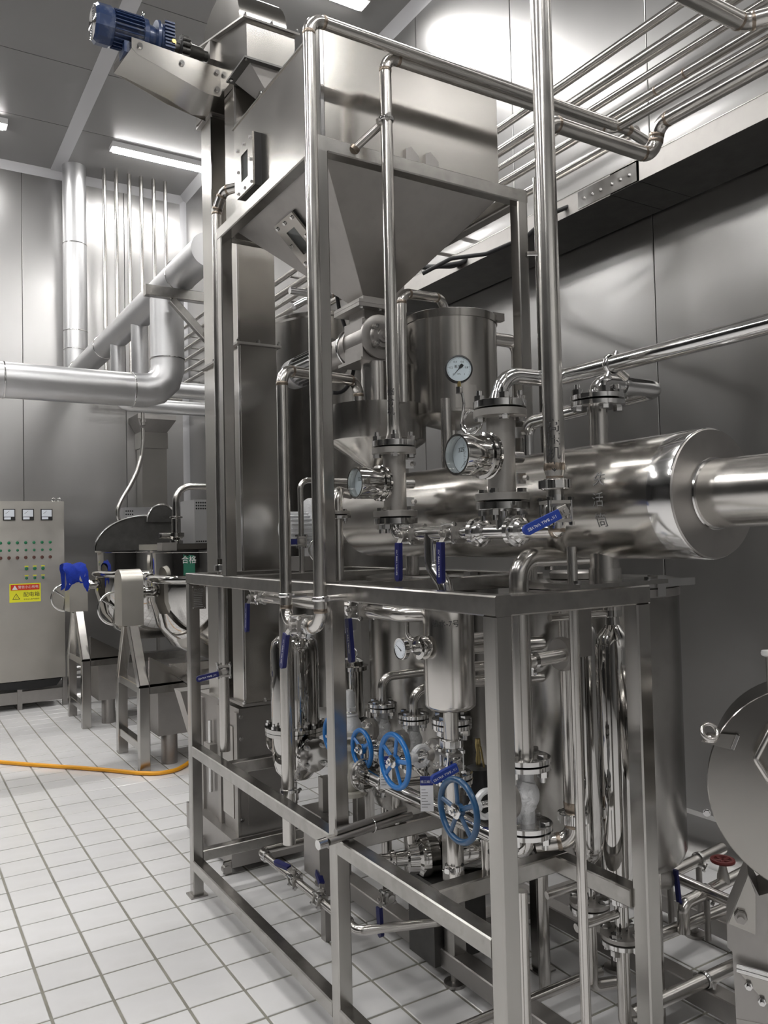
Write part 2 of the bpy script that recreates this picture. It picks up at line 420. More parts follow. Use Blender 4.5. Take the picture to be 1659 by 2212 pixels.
def ball_valve(c, flow, stem, hdir, label, r=.020, L=.075, grip=.095, gmat='blue_grip', txt=True, kink=.5, name='ball_valve', hl=.03):
    """three piece ball valve: body, two end plates, four tie bolts, stem nut and lever with a plastic grip"""
    c = V(c); a = V(flow).normalized(); s = V(stem).normalized(); h = V(hdir).normalized(); w = a.cross(s)
    t = thing(name, label, 'valve', c - Zp*r*1.5, 'ball valves with blue levers')
    part(t, 'body', MB().lathe(c - a*L/2, a, [(0, r), (L*.18, r), (L*.24, r*1.25), (L*.4, r*1.4), (L*.6, r*1.4), (L*.76, r*1.25), (L*.82, r), (L, r)], n=24), 'bright')
    for k in (-1, 1):
        q = c + a*k*L*.27; pl = [q + w*x*r*1.55 + s*y*r*1.55 for x, y in ((-1, -.7), (-.7, -1), (.7, -1), (1, -.7), (1, .7), (.7, 1), (-.7, 1), (-1, .7))]
        part(t, 'end_plate', MB().prism([p - a*.004 for p in pl], a*.008), 'bead_blast')
    for x in (-1, 1):
        for y in (-1, 1):
            q = c + w*x*r*1.28 + s*y*r*1.28; m = MB().cyl(q - a*L*.42, q + a*L*.42, .0042, n=10)
            m.hexa(q - a*L*.40, a, .0078, .008); m.hexa(q + a*L*.32, a, .0078, .008); part(t, 'tie_bolt', m, 'bright')
    top = c + s*r*2.25
    m = MB().cyl(c + s*r*1.2, top, r*.55, n=18); m.hexa(top - s*.001, s, .011, .008); m.cyl(top, top + s*.014, .0055, n=10)
    part(t, 'stem', m, 'bead_blast')
    b0 = top + h*.002; b1 = top + h*hl + s*kink*.02; b2 = b1 + h*grip
    sd = h.cross(s)
    m = MB(); m.bar(b0 - h*.012, b0 + h*.012, .026, .004, up=s, c=.001); m.bar(b0 + h*.010, b1, .022, .004, up=s, c=.001)
    lv = part(t, 'lever', m, 'bead_blast')
    m = MB(); gw = .013; pts = []
    for k in range(12):
        tt = PI*k/11 - PI/2; pts.append(b2 + h*(gw*math.cos(tt)) + sd*(gw*math.sin(tt)))
    m.prism([p - s*.007 for p in [b1 - sd*gw*.9 - h*.004] + pts + [b1 + sd*gw*.9 - h*.004]], s*.014)
    g = part(lv, 'grip', m, gmat)
    if txt:
        tm_ = text('1½" BALL VALVES', .0105)
        part(lv, 'lettering', tm_.xf(basis((b1+b2)/2 + s*.0074 + h*.005, h, s.cross(h))), 'white')
    return t
def globe_valve(c, R, reach, label, wheel_mat, wr=.0875, body_mat='cast_silver', h=.17, spokes=5, phase=.3, bottom=True, top=True):
    """flanged globe valve on a vertical line with its bonnet and handwheel pointing to -X; c = body centre"""
    c = V(c)
    t = thing('globe_valve', label, 'valve', c - Zp*h/2, 'globe valves with blue handwheels')
    r = R*.42
    m = MB().tube([c - Zp*h/2, c - Zp*h*.22, c + V((-.012, 0, 0)), c + Zp*h*.22, c + Zp*h/2], lambda k: r*(.85 + .45*math.exp(-((k-.5)/.22)**2)), bend=.02, n=20)
    m.ball(c, r*1.35, n=20, m=12, sc=(.95, 1, 1.05)); m.cyl(c, c + Xm*R*.9, r*.95, n=22)
    part(t, 'body', m, body_mat)
    if top: flange_joint(t, c + Zp*h/2, Zp, R, m1='bright', m2=body_mat if False else 'bright', phase=.35)
    if bottom: flange_joint(t, c - Zp*h/2, Zp, R, m1='bright', m2='bright', phase=.35)
    b = c + Xm*R*.95
    f = part(t, 'bonnet', MB().lathe(b, Xm, [(-.012, R*.72), (-.001, R*.72), (0, R*.7), (.001, R*.74), (.012, R*.74), (.014, R*.5), (.022, R*.33), (.04, R*.26)], n=30), 'bead_blast')
    for k in range(4):
        e = V((0, math.cos(.8 + k*PI/2), math.sin(.8 + k*PI/2)))*R*.56
        inst(f, 'bolt', 'stud_end', stud_fn, 'bright', b + e + Xm*.012, Xm, .75)
    yr = R*.46; yk = b + Xm*(.030+yr); ym = MB()
    ym.torus(yk, Yp, yr, .0085, n=30, m=8, sq=1.2); ym.cyl(yk + Xm*(yr-.008), yk + Xm*(yr+.014), .016, n=16); ym.cyl(yk + Xp*(yr-.004), b, .014, n=16)
    part(t, 'yoke', ym, 'cast_silver')
    wc = c + Xm*reach; sm = MB().cyl(b, wc + Xm*.012, .0075, n=12)
    x = yk.x + .02
    while x > wc.x: sm.torus((x, c.y, c.z), Xp, .0075, .0016, n=12, m=5); x -= .0048
    part(t, 'stem', sm, 'bright')
    wm = MB().torus(wc, Xp, wr-.0085, .0085, n=48, m=10)
    wm.lathe(wc + Xp*.012, Xm, [(0, .013), (.004, .018), (.018, .018), (.022, .013)], n=20)
    for k in range(spokes):
        tt = phase + 2*PI*k/spokes; e = V((0, math.cos(tt), math.sin(tt))); wm.bar(wc + e*.012, wc + e*(wr-.012), .013, .009, up=Xp, c=.003)
    wl = part(t, 'handwheel', wm, wheel_mat)
    hm = MB().lathe(wc + Xm*.008, Xm, [(0, .020), (.003, .020), (.005, .017)], n=24); hm.hexa(wc + Xm*.012, Xm, .0115, .009); hm.cyl(wc + Xm*.02, wc + Xm*.028, .0055, n=10)
    part(wl, 'hub_nut', hm, 'bright')
    return t
def flow_meter(c, R, label, zb, zt, dial_r, ink=True):
    """flanged metal tube flow meter, indicator drum pointing to -X, balance stub to +X"""
    x, y = c[0], c[1]; zi = c[2]
    t = thing('flow_meter', label, 'flow meter', (x, y, zb-.03), 'flow meters on the manifold')
    part(t, 'tube', MB().lathe((x, y, zb+.016), Zp, [(0, R*.52), (zt-zb-.032, R*.52)], n=28), 'bead_blast')
    flange_joint(t, (x, y, zt), Zm, R, th=.020, phase=.5, bs=1.35); flange_joint(t, (x, y, zb), Zp, R, th=.020, phase=.5, bs=1.35)
    ci = V((x, y, zi)); br = R*.46
    part(t, 'stub', MB().cyl(ci + Xm*.02, ci + Xp*(R*.98), dial_r*.30, n=22), 'bright')
    m = MB().lathe(ci + Xm*R*.50, Xm, [(0, dial_r*.8), (.006, dial_r*1.12), (.014, dial_r*1.14), (.016, dial_r*1.06), (.022, dial_r*1.06), (.024, dial_r*1.12), (.030, dial_r*1.12), (.032, dial_r*.98),
        (.112, dial_r), (.115, dial_r*.98), (.115, dial_r*.88), (.060, dial_r*.86)], n=44)
    hs = part(t, 'housing', m, 'polished')
    part(hs, 'dial_plate', MB().cyl(ci + Xm*(R*.5+.086), ci + Xm*(R*.5+.090), dial_r*.86, n=36), 'dial')
    fx = x - R*.5 - .0908; pm = MB()
    for k in range(15):
        z = zi - dial_r*.55 + k*dial_r*.075; pm.box(fx-.0003, fx, y-.004 - (.006 if k % 3 == 0 else 0), y+.001, z, z+.0007)
    for k in range(6): pm.box(fx-.0003, fx, y-.030, y-.018 - random.uniform(0, .004), zi - dial_r*.45 + k*.0095, zi - dial_r*.45 + k*.0095+.0022)
    pm.prism([V((fx-.0006, y+.012, zi-dial_r*.60)), V((fx-.0006, y+.0135, zi-dial_r*.60)), V((fx-.0006, y-.0285, zi-dial_r*.05)), V((fx-.0006, y-.030, zi-dial_r*.05))], (-.0004, 0, 0))
    pm.add(*(lambda q: (q.v, q.f))(text('325', .017).xf(basis((fx-.0004, y+.010, zi+dial_r*.25), Ym, Zp))))
    part(hs, 'scale_print', pm, 'ink')
    part(hs, 'glass', MB().cyl(ci + Xm*(R*.5+.104), ci + Xm*(R*.5+.106), dial_r*.87, n=36), 'glass')
    for dz in (.062, -.062):
        q = ci + V((R*.30, -R*.48, dz)); m = MB().bar(q, q + V((.022, -.012, 0)), .004, .03, c=.0005); m.hexa(q + V((.016, -.012, 0)), (0.3, -1, 0), .008, .012)
        part(t, 'lug', m, 'bright')
    return t
def clip(par, c, r, to, axis=Zp):
    """two-screw pipe clip on a stand-off rod"""
    c = V(c); to = V(to); m = MB().torus(c, axis, r+.003, .0035, n=26, m=8, sq=2.2)
    d = (to - c).normalized(); s = V(axis).cross(d)
    for k in (-1, 1):
        m.bar(c + s*k*(r+.002), c + s*k*(r+.018), .012, .014, up=axis, c=.002); m.hexa(c + s*k*(r+.012) + d*.004, d, .006, .010)
    o = part(par, 'pipe_clip', m, 'bright'); part(par, 'stand_off', MB().cyl(c + d*(r+.002), to, .011, n=14), 'pipe'); return o

# ---------------------------------------------------------------- skid frame
TB = .05
XF = 1.219; XD = 1.695; YA, YBm, YCn = 3.725, 2.305, 1.490; XH = 2.090
t = thing('skid_frame', 'low open frame of square steel tube around the valves, standing on the tiles', 'frame', (1.45, 2.6, 0))
def vpost(x, y, z0, z1, par=t): return part(par, 'post', MB().bar((x, y, z0), (x, y, z1), TB, TB, up=Yp), 'steel_tube')
def rail(p0, p1, par=t, w=TB, h=TB): return part(par, 'rail', MB().bar(p0, p1, w, h), 'steel_rail')
for x, y in ((XF, YA), (XF, YBm), (XF, YCn), (XD, YCn), (XH, 2.355), (XH, 3.235), (XH, YA)): vpost(x, y, .006, 1.4435)
ZT, ZM, ZB = 1.469, .670, .145
h = TB/2
rail((XF, YA+h, ZT), (XF, YCn-h, ZT)); rail((XF+h, YCn, ZT), (XD+h, YCn, ZT)); rail((XF+h, YBm, ZT), (XH, YBm, ZT)); rail((XF+h, YA, ZT), (XH, YA, ZT)); rail((XH, YBm, ZT), (XH, YA, ZT))
rail((XF+h, 3.235, ZT), (XH-h, 3.235, ZT))
for z in (ZM, ZB):
    rail((XF, YA-h, z), (XF, YBm+h, z)); rail((XF, YBm-h, z), (XF, YCn+h, z))
rail((XF+h, 3.33, ZM), (1.75, 3.33, ZM)); rail((XF+h, YBm, ZM), (1.80, YBm, ZM)); rail((XF+h, 1.815, ZM), (1.71, 1.815, ZM)); rail((1.685, 1.79, ZM), (1.685, YCn+h, ZM))
rail((XF+h, YA, ZB+.035), (1.76, YA, ZB+.035))
for x, y in ((XF, YA), (XF, YBm), (XF, YCn), (XD, YCn), (XH, 2.355), (XH, 3.235), (XH, YA)): part(t, 'foot_plate', MB().box(x-.04, x+.04, y-.04, y+.04, 0, .007), 'steel_dull')
pl = part(t, 'name_plate', MB().box(1.205, 1.272, 3.693, 3.699, 1.325, 1.435), 'steel_sheet')
part(pl, 'lettering', text('MODEL', .014).xf(basis((1.238, 3.6925, 1.415), Xp, Zp)), 'ink_soft')
m = MB()
for k in range(9): m.box(1.213, 1.262 - random.uniform(0, .012), 3.6922, 3.6928, 1.335+k*.0085, 1.338+k*.0085)
part(pl, 'print_line', m, 'ink_soft')
for x in (1.211, 1.266):
    for z in (1.331, 1.429): inst(pl, 'rivet', 'rivet', rivet_fn, 'bright', (x, 3.693, z), Ym, .6)
bp_ = part(t, 'bearing_plate', MB().box(1.47, 1.80, 1.47, 1.60, 1.4945, 1.5055), 'steel_rail')
for x, y in ((1.49, 1.50), (1.735, 1.485)): inst(bp_, 'bolt', 'bolt_head', bolt_fn, 'bright', (x, y, 1.507), Zp, .9)

# ---------------------------------------------------------------- hopper on its stand
hp = thing('feed_hopper', 'large square stainless hopper with a tapering bottom on a tall tube stand', 'hopper', (1.65, 2.79, 1.494))
y0, y1 = 2.355, 3.235
for x, y in ((XF, y0), (XF, y1), (XH, y0), (XH, y1)): vpost(x, y, 1.495, 2.92, hp)
zr = 2.945
for p0, p1 in (((XF, y0-h, zr), (XF, y1+h, zr)), ((XH, y0-h, zr), (XH, y1+h, zr)), ((XF+h, y0, zr), (XH-h, y0, zr)), ((XF+h, y1, zr), (XH-h, y1, zr))): rail(p0, p1, hp)
hx0, hx1, hy0, hy1, hz0, hz1 = 1.252, 2.03, 2.385, 3.20, 2.955, 3.385
m = MB()
c = .012
ring = lambda a, b, e, d, z: [V(p) for p in ((a+c, e, z), (b-c, e, z), (b, e+c, z), (b, d-c, z), (b-c, d, z), (a+c, d, z), (a, d-c, z), (a, e+c, z))]
m.sweep([ring(hx0, hx1, hy0, hy1, hz0), ring(hx0, hx1, hy0, hy1, hz1)])
bx_ = part(hp, 'bin', m, 'steel_sheet', ang=25)
ox, oy = 1.667, 2.80
m = MB(); a = .062; c = .002
m.sweep([ring(hx0, hx1, hy0, hy1, hz0), ring(ox-a, ox+a, oy-a, oy+a, 2.60), ring(ox-a, ox+a, oy-a, oy+a, 2.572)])
part(hp, 'cone', m, 'steel_dull', ang=20)
part(hp, 'corner_strip', MB().box(hx0-.004, hx0+.008, hy0-.004, hy0+.006, hz0, hz1+.004), 'bright')
m = MB().box(hx0-.004, hx1+.004, hy0-.004, hy1+.004, hz1, hz1+.006); part(hp, 'lid', m, 'steel_sheet')
part(hp, 'outlet_flange', MB().box(ox-.105, ox+.105, oy-.105, oy+.105, 2.560, 2.572), 'steel_dull')
def sight(par, o, u, v, n, w, hh, pr, name='sight_window'):
    o, u, v, n = V(o), V(u).normalized(), V(v).normalized(), V(n).normalized()
    q = lambda a, b, d: o + u*a + v*b + n*d
    f = part(par, name, MB().prism([q(-w, -hh, 0), q(w, -hh, 0), q(w, hh, 0), q(-w, hh, 0)], n*pr), 'black')
    b = MB(); 
    for (a0, a1, b0, b1) in ((-w, -w*.42, -hh, hh), (w*.42, w, -hh, hh), (-w*.42, w*.42, -hh, -hh*.52), (-w*.42, w*.42, hh*.52, hh)):
        b.prism([q(a0, b0, pr), q(a1, b0, pr), q(a1, b1, pr), q(a0, b1, pr)], n*.008)
    fr = part(f, 'cover_frame', b, 'steel_sheet')
    part(f, 'glass', MB().prism([q(-w*.42, -hh*.52, pr+.001), q(w*.42, -hh*.52, pr+.001), q(w*.42, hh*.52, pr+.001), q(-w*.42, hh*.52, pr+.001)], n*.003), 'glass')
    for a_ in (-.78, 0, .78):
        for b_ in (-.84, .84): inst(f, 'bolt', 'bolt_head', bolt_fn, 'bright', q(w*a_, hh*b_, pr+.009), n, .7)
    for a_ in (-.78, .78): inst(f, 'bolt', 'bolt_head', bolt_fn, 'bright', q(w*a_, 0, pr+.009), n, .7)
sight(hp, (hx0, 2.985, 3.135), Yp, Zp, Xm, .085, .105, .03)
e0 = V((hx0, hy0, hz0)); ctr = V(((hx0+ox-a)/2+.03, (hy0+hy1)/2+.02, 2.82))
nrm = V((-(hz0-2.60), 0, -(ox-a-hx0))).normalized(); dn = V(((ox-a-hx0), 0, -(hz0-2.60))).normalized()
cpt = V((hx0, 2.83, hz0)) + dn*.19
sight(hp, cpt, Yp, dn, nrm, .085, .10, .010, 'slope_window')
for dx in (0, .085):
    x = 1.600 + dx; z = 2.985
    m = MB().prism([(x-.022, hy0-.002, z), (x+.034, hy0-.002, z), (x+.034, hy0-.002, z+.022), (x+.0, hy0-.002, z+.052), (x-.022, hy0-.002, z+.042)], (0, -.018, 0)); part(hp, 'bracket', m, 'steel_dull')
part(hp, 'doubler_plate', MB().box(1.535, 1.76, hy0-.003, hy0, 2.985, 3.075), 'steel_sheet')
part(hp, 'sticker', MB().prism([V((ox-a-.010, oy-.05, 2.618))+nrm*.002, V((ox-a-.010, oy+.03, 2.618))+nrm*.002, V((ox-a-.040, oy+.03, 2.645))+nrm*.002, V((ox-a-.040, oy-.05, 2.645))+nrm*.002], nrm*.0006), 'paper')
tube_part(hp, 'side_arm', [(1.344, 2.332, 2.952), (1.418, 2.275, 3.03)], .013, welds=False); part(hp, 'arm_foot', MB().cyl((1.344, 2.334, 2.95), (1.350, 2.328, 2.96), .018, n=16), 'weld_tint')

# rotary feeder below the hopper
rf = thing('rotary_feeder', 'steel rotary feeder with bolted round end cover hanging under the hopper', 'feeder', (ox, oy, 2.34))
part(rf, 'inlet_flange', MB().box(ox-.105, ox+.105, oy-.105, oy+.105, 2.545, 2.559), 'steel_dull')
part(rf, 'inlet_neck', MB().bar((ox, oy, 2.47), (ox, oy, 2.545), .12, .12, up=Yp), 'steel_dull')
fc = V((ox-.01, oy-.02, 2.43))
part(rf, 'body', MB().box(fc.x-.075, fc.x+.075, fc.y-.07, fc.y+.075, 2.347, 2.50), 'steel_dull')
part(rf, 'cross_body', MB().lathe(fc + Yp*.08, Ym, [(0, .08), (.16, .08)], n=32), 'steel_dull')
ec = fc + Ym*.086
e_ = part(rf, 'end_cover', MB().lathe(ec + Yp*.01, Ym, [(0, .088), (.012, .088), (.014, .084), (.014, .052), (.018, .048), (.030, .046), (.032, .03), (.040, .028), (.042, .018), (.05, .017), (.05, .004)], n=36), 'steel_dull')
for k in range(4): 
    q = ec + V((math.cos(.8+k*PI/2)*.047, -.008, math.sin(.8+k*PI/2)*.047)); m = MB().lathe(q, Ym, [(0, .014), (.014, .013)], n=14); part(e_, 'lug', m, 'steel_dull')
    inst(e_, 'bolt', 'stud_end', stud_fn, 'bright', q + Ym*.014, Ym, .8)
for k in range(3):
    inst(rf, 'bolt', 'bolt_head', bolt_fn, 'bright', (ox-.085+k*.085, oy-.09, 2.5440), Zm, .8)
part(rf, 'outlet_flange', MB().box(ox-.095, ox+.095, oy-.095, oy+.095, 2.335, 2.347), 'steel_dull')
part(rf, 'drive_housing', MB().lathe(fc + Yp*.075, Yp, [(0, .085), (.006, .075), (.05, .075), (.052, .062), (.26, .062), (.262, .092), (.285, .092), (.29, .06)], n=32), 'steel_dull')
part(rf, 'drive_ring', MB().torus(fc + Yp*.14, Yp, .077, .006), 'bright'); part(rf, 'shaft_window', MB().lathe(fc + V((-.058, .235, .012)), Xm, [(0, .02), (.006, .02)], n=18), 'black')
mo = fc + Yp*.40
mp_ = part(rf, 'motor', MB().lathe(mo, Yp, [(-.04, .05), (0, .05), (.01, .062), (.25, .062), (.255, .055)], n=28), 'cladding')
for k in range(20):
    e = V((math.cos(2*PI*k/20), 0, math.sin(2*PI*k/20))); part(mp_, 'cooling_fin', MB().bar(mo + Yp*.03 + e*.066, mo + Yp*.22 + e*.066, .004, .014, up=e, c=.0005), 'dark_steel')
part(rf, 'fan_cover', MB().lathe(mo + Yp*.235, Yp, [(0, .072), (.085, .07), (.105, .055), (.107, .002)], n=30), 'cladding')

# chute and feed funnel below
fu = thing('feed_funnel', 'open round steel funnel under the rotary feeder', 'funnel', (1.66, 2.75, 1.93))
part(fu, 'bowl', MB().lathe((1.66, 2.75, 1.90), Zp, [(0, .035), (.01, .04), (.115, .196), (.12, .198), (.255, .200), (.255, .197), (.12, .194), (.02, .038)], n=48), 'steel_sheet')
part(fu, 'inlet_spout', MB().cyl((1.66, 2.75, 2.16), (1.66, 2.75, 2.335), .058, n=28), 'pipe')
# ---------------------------------------------------------------- bucket elevator
el = thing('bucket_elevator', 'tall twin-leg steel bucket elevator with rounded head rising behind the hopper', 'elevator', (1.62, 4.2, 0))
ex0, ex1 = 1.505, 1.70
n0, n1, f0, f1 = 3.80, 3.96, 4.15, 4.33       # near and far casing in Y
def casing(ya, yb, z0, z1, g=0):
    m = MB(); q = lambda z: [V((ex0-g, ya-g, z)), V((ex1+g, ya-g, z)), V((ex1+g, yb+g, z)), V((ex0-g, yb+g, z))]
    m.sweep([q(z0), q(z1)]); return part(el, 'casing', m, 'steel_sheet')
def casing_flange(ya, yb, z, g=.022):
    f = part(el, 'casing_flange', MB().box(ex0-g, ex1+g, ya-g, yb+g, z-.006, z+.006), 'steel_dull')
    for x in (ex0-.012, (ex0+ex1)/2, ex1+.012): inst(f, 'bolt', 'stud_end', stud_fn, 'bright', (x, ya-.012, z+.006), Zp, .9)
casing(n0, n1, 2.63, 3.955); casing(n0-.008, n1+.008, .82, 2.63); casing(f0, f1, 2.60, 3.97); casing(f0-.008, f1+.008, .80, 2.60)
casing_flange(n0, n1, 2.632); casing_flange(f0, f1, 2.602); casing_flange(f0, f1, 3.97); casing_flange(n0, n1, .83); casing_flange(f0, f1, .80)
for y in (n0, f0):
    part(el, 'seam_strip', MB().box(ex0-.010, ex0, y-.002, y+.006, .84, 3.95), 'bright')
# head, its split line sloping down towards the discharge
hb, hf = V((0, 4.20, 4.352)), V((0, 3.57, 4.162))
hd = (hf-hb).normalized(); hn = V((0, -hd.z, hd.y)); hn = hn if hn.z > 0 else -hn
hc = (hb + (hf - hd*.10))/2; ha = (hf - hd*.10 - hb).length/2
hx0_, hw = ex0-.03, ex1-ex0+.06
m = MB().prism([V((hx0_, p.y, p.z)) for k in range(17) for p in [hc - hd*ha*math.cos(PI*k/16) + hn*.205*math.sin(PI*k/16)]], (hw, 0, 0))
part(el, 'head_cover', m, 'steel_sheet')
q = lambda a, b: V((hx0_-.022, (hb+hd*a+hn*b).y, (hb+hd*a+hn*b).z)); Lh = (hf-hb).length
f = part(el, 'head_rim', MB().prism([q(-.01, -.005), q(Lh+.02, -.005), q(Lh+.02, .004), q(-.01, .004)], (hw+.044, 0, 0)), 'steel_dull')
for k in range(3): inst(f, 'bolt', 'stud_end', stud_fn, 'bright', q(Lh+.008, .004) + Xp*(.012 + k*(hw+.02)/2), hn, .8)
zf = 3.962
m = MB().prism([(hx0_, hb.y, hb.z-.006), (hx0_, hf.y, hf.z-.006), (hx0_, hf.y, zf), (hx0_, 3.80, zf), (hx0_, 3.80, 3.955), (hx0_, 4.33, 3.975), (hx0_, 4.33, 4.15)], (hw, 0, 0)); part(el, 'head_box', m, 'steel_sheet')
f = part(el, 'discharge_flange', MB().box(hx0_-.02, hx0_+hw+.02, hf.y-.02, 3.80, zf-.010, zf), 'dark_steel')
for x, y in ((hx0_-.008, 3.76), (hx0_-.008, 3.56), (hx0_+.2, 3.56)): inst(f, 'bolt', 'bolt_head', bolt_fn, 'bright', (x, y, zf-.010), Zm, .8)
m = MB().sweep([[V(p) for p in r] for r in (
   [(ex0-.01, hf.y+.01, zf-.01), (ex1+.01, hf.y+.01, zf-.01), (ex1+.01, 3.78, zf-.01), (ex0-.01, 3.78, zf-.01)],
   [(1.575, hf.y+.03, 3.86), (1.69, hf.y+.03, 3.86), (1.69, hf.y+.145, 3.86), (1.575, hf.y+.145, 3.86)])]); part(el, 'discharge_cone', m, 'steel_dull')
tube_part(el, 'discharge_spout', [(1.632, hf.y+.087, 3.875), (1.632, hf.y+.08, 3.72), (1.64, 3.15, 3.395)], .062, 'polished', bend=.14, welds=False)
# motor cradle along -X
gx1 = ex0-.03; gx0 = 1.02; yp0, yp1 = 3.93, 4.17
m = MB().prism([(gx1, yp0, 4.10), (gx0, yp0, 4.125), (gx0, yp0, 4.07), (gx0+.03, yp0, 4.045), (1.26, yp0, 3.985), (1.40, yp0, 3.945), (gx1, yp0, 3.945)], (0, .004, 0)); cr = part(el, 'cradle_side', m, 'steel_sheet')
for x, z in ((gx0+.04, 4.09), (1.27, 4.065), (gx1-.02, 4.07), (gx1-.02, 3.98)): inst(cr, 'bolt', 'bolt_head', bolt_fn, 'bright', (x, yp0-.002, z), Ym, 1.3)
m = MB().sweep([[V((x, y, z)) for x, z in ((gx1, 3.945), (1.40, 3.945), (1.26, 3.985), (gx0+.03, 4.045), (gx0-dx, 4.07-dx*.4), (gx0-dx, 4.074-dx*.4), (gx0+.03, 4.049), (1.26, 3.989), (1.40, 3.949), (gx1, 3.949))] for y, dx in ((yp0+.004, 0), (yp1, .03))]); part(el, 'cradle_floor', m, 'steel_sheet')
m = MB().prism([(gx0, yp0+.004, 4.07), (gx0, yp0+.004, 4.12), (gx0-.03, yp1, 4.10), (gx0-.03, yp1, 4.06)], (.004, 0, 0)); part(el, 'cradle_end', m, 'steel_sheet')
m = MB().prism([(gx1, yp1, 4.10), (gx0-.03, yp1, 4.10), (gx0-.03, yp1, 4.06), (1.26, yp1, 3.97), (gx1, yp1, 3.93)], (0, .004, 0)); part(el, 'cradle_side', m, 'steel_sheet')
part(el, 'bearing', MB().box(gx1-.03, gx1, 4.0, 4.10, 4.18, 4.28), 'steel_dull')

# drive motor and chain coupling
ax = V((0, 4.05, 4.215))
mt = thing('gear_motor', 'dark blue ribbed gear motor with fan cover on the elevator head', 'motor', (1.0, 4.05, 4.10))
P_ = lambda x: V((.862 + (x-.67)*.75, ax.y, ax.z + (x-.67)*0))
m = MB().lathe(P_(.79), Xm, [(0, .090), (.012, .095), (.075, .095), (.088, .082), (.090, .05)], n=12); part(mt, 'fan_cover', m, 'motor_blue', ang=20)
gm = MB()
for r_ in (.022, .034, .046, .058, .070, .08): gm.torus(P_(.6695), Xp, r_, .0028, n=28, m=6)
for k in range(12): gm.bar(P_(.670), P_(.670) + V((0, math.cos(k*PI/6), math.sin(k*PI/6)))*.082, .004, .003, up=Xp, c=.0005)
part(mt, 'fan_grille', gm, 'bright')
bd = part(mt, 'stator', MB().lathe(P_(.79), Xp, [(0, .078), (.15, .078)], n=30), 'motor_blue')
for k in range(26):
    a_ = 2*PI*k/26; e = V((0, math.cos(a_), math.sin(a_)))
    part(bd, 'cooling_fin', MB().bar(P_(.795) + e*.081, P_(.98) + e*.081, .005, .022, up=e, c=.0008), 'motor_blue')
part(mt, 'terminal_box', MB().box(1.0, 1.09, ax.y-.06, ax.y+.05, ax.z-.135, ax.z-.08), 'motor_blue')
part(mt, 'gearbox', MB().lathe(P_(.985), Xp, [(0, .088), (.022, .088), (.03, .068), (.06, .064), (.067, .096), (.08, .10), (.088, .088), (.15, .088), (.158, .07), (.162, .04)], n=32), 'motor_blue')
for k in range(8): part(mt, 'gearbox_rib', MB().box(1.195, 1.245, ax.y-.10, ax.y-.088, ax.z-.07+k*.018, ax.z-.062+k*.018), 'motor_blue')
part(mt, 'lifting_eye', MB().torus(P_(1.0)+Zp*.115, Xp, .014, .004, n=20), 'bright')
inst(mt, 'plug', 'bolt_head', bolt_fn, 'brass', P_(1.17)+V((0, -.095, -.035)), Ym, 1.2)
ch = thing('chain_coupling', 'black greasy roller chain coupling between motor and elevator', 'coupling', (1.31, 4.05, 4.15))
part(ch, 'shaft', MB().cyl(P_(1.20), P_(gx1+.01), .026, n=20), 'dark_steel')
part(ch, 'sprocket', MB().lathe(P_(1.245), Xp, [(0, .04), (.012, .05), (.05, .05), (.062, .04), (.12, .036), (.13, .028)], n=24), 'dark_steel')
for row in (0, 1):
    for k in range(12):
        a_ = 2*PI*k/12; part(ch, 'chain_roller', MB().lathe(P_(1.252+row*.026) + V((0, math.cos(a_), math.sin(a_)))*.056, Xp, [(0, .011), (.004, .013), (.018, .013), (.022, .011)], n=10), 'dark_steel')

# elevator boot
bt = thing('elevator_boot', 'dirty steel boot at the foot of the bucket elevator with bolted doors', 'elevator boot', (1.62, 4.1, 0))
part(bt, 'base_box', MB().box(1.438, 1.86, 3.85, 4.56, .03, .17), 'steel_dull')
part(bt, 'boot_body', MB().box(1.49, 1.74, 3.86, 4.50, .17, .80), 'steel_dull')
for x, y, z0, z1 in ((1.478, 4.40, .17, .78), (1.478, 4.12, .17, .78), (1.478, 3.88, .17, .78)): part(bt, 'stiffener', MB().box(x, x+.014, y-.02, y+.025, z0, z1), 'bead_blast')
dr = part(bt, 'side_door', MB().box(1.482, 1.490, 3.93, 4.08, .24, .70), 'steel_sheet')
part(bt, 'front_door', MB().box(1.53, 1.72, 3.850, 3.86, .22, .55), 'steel_dull')
for x in (1.50, 1.73):
    for z in (.25, .45, .65, .76): inst(bt, 'bolt', 'bolt_head', bolt_fn, 'bright', (x, 3.859, z), Ym, .9)
m = MB().prism([(1.40, 4.52, .80), (1.74, 4.52, .80), (1.70, 4.52, .55), (1.50, 4.52, .45)], (0, .12, 0)); part(bt, 'inlet_hood', m, 'steel_dull')
part(bt, 'take_up_screw', MB().cyl((1.472, 4.24, .30), (1.472, 4.24, .68), .011, n=12), 'bright')
part(bt, 'take_up_block', MB().box(1.452, 1.49, 4.19, 4.29, .45, .56), 'bead_blast')
for x, y in ((1.425, 4.27), (1.425, 3.87)):
    m = MB().box(x-.02, x+.014, y-.012, y-.004, .0, .06); m.box(x-.02, x+.014, y+.012, y+.02, .0, .06); m.cyl((x-.01, y-.015, .025), (x-.01, y+.022, .025), .02, n=16); part(bt, 'adjuster_foot', m, 'steel_dull')

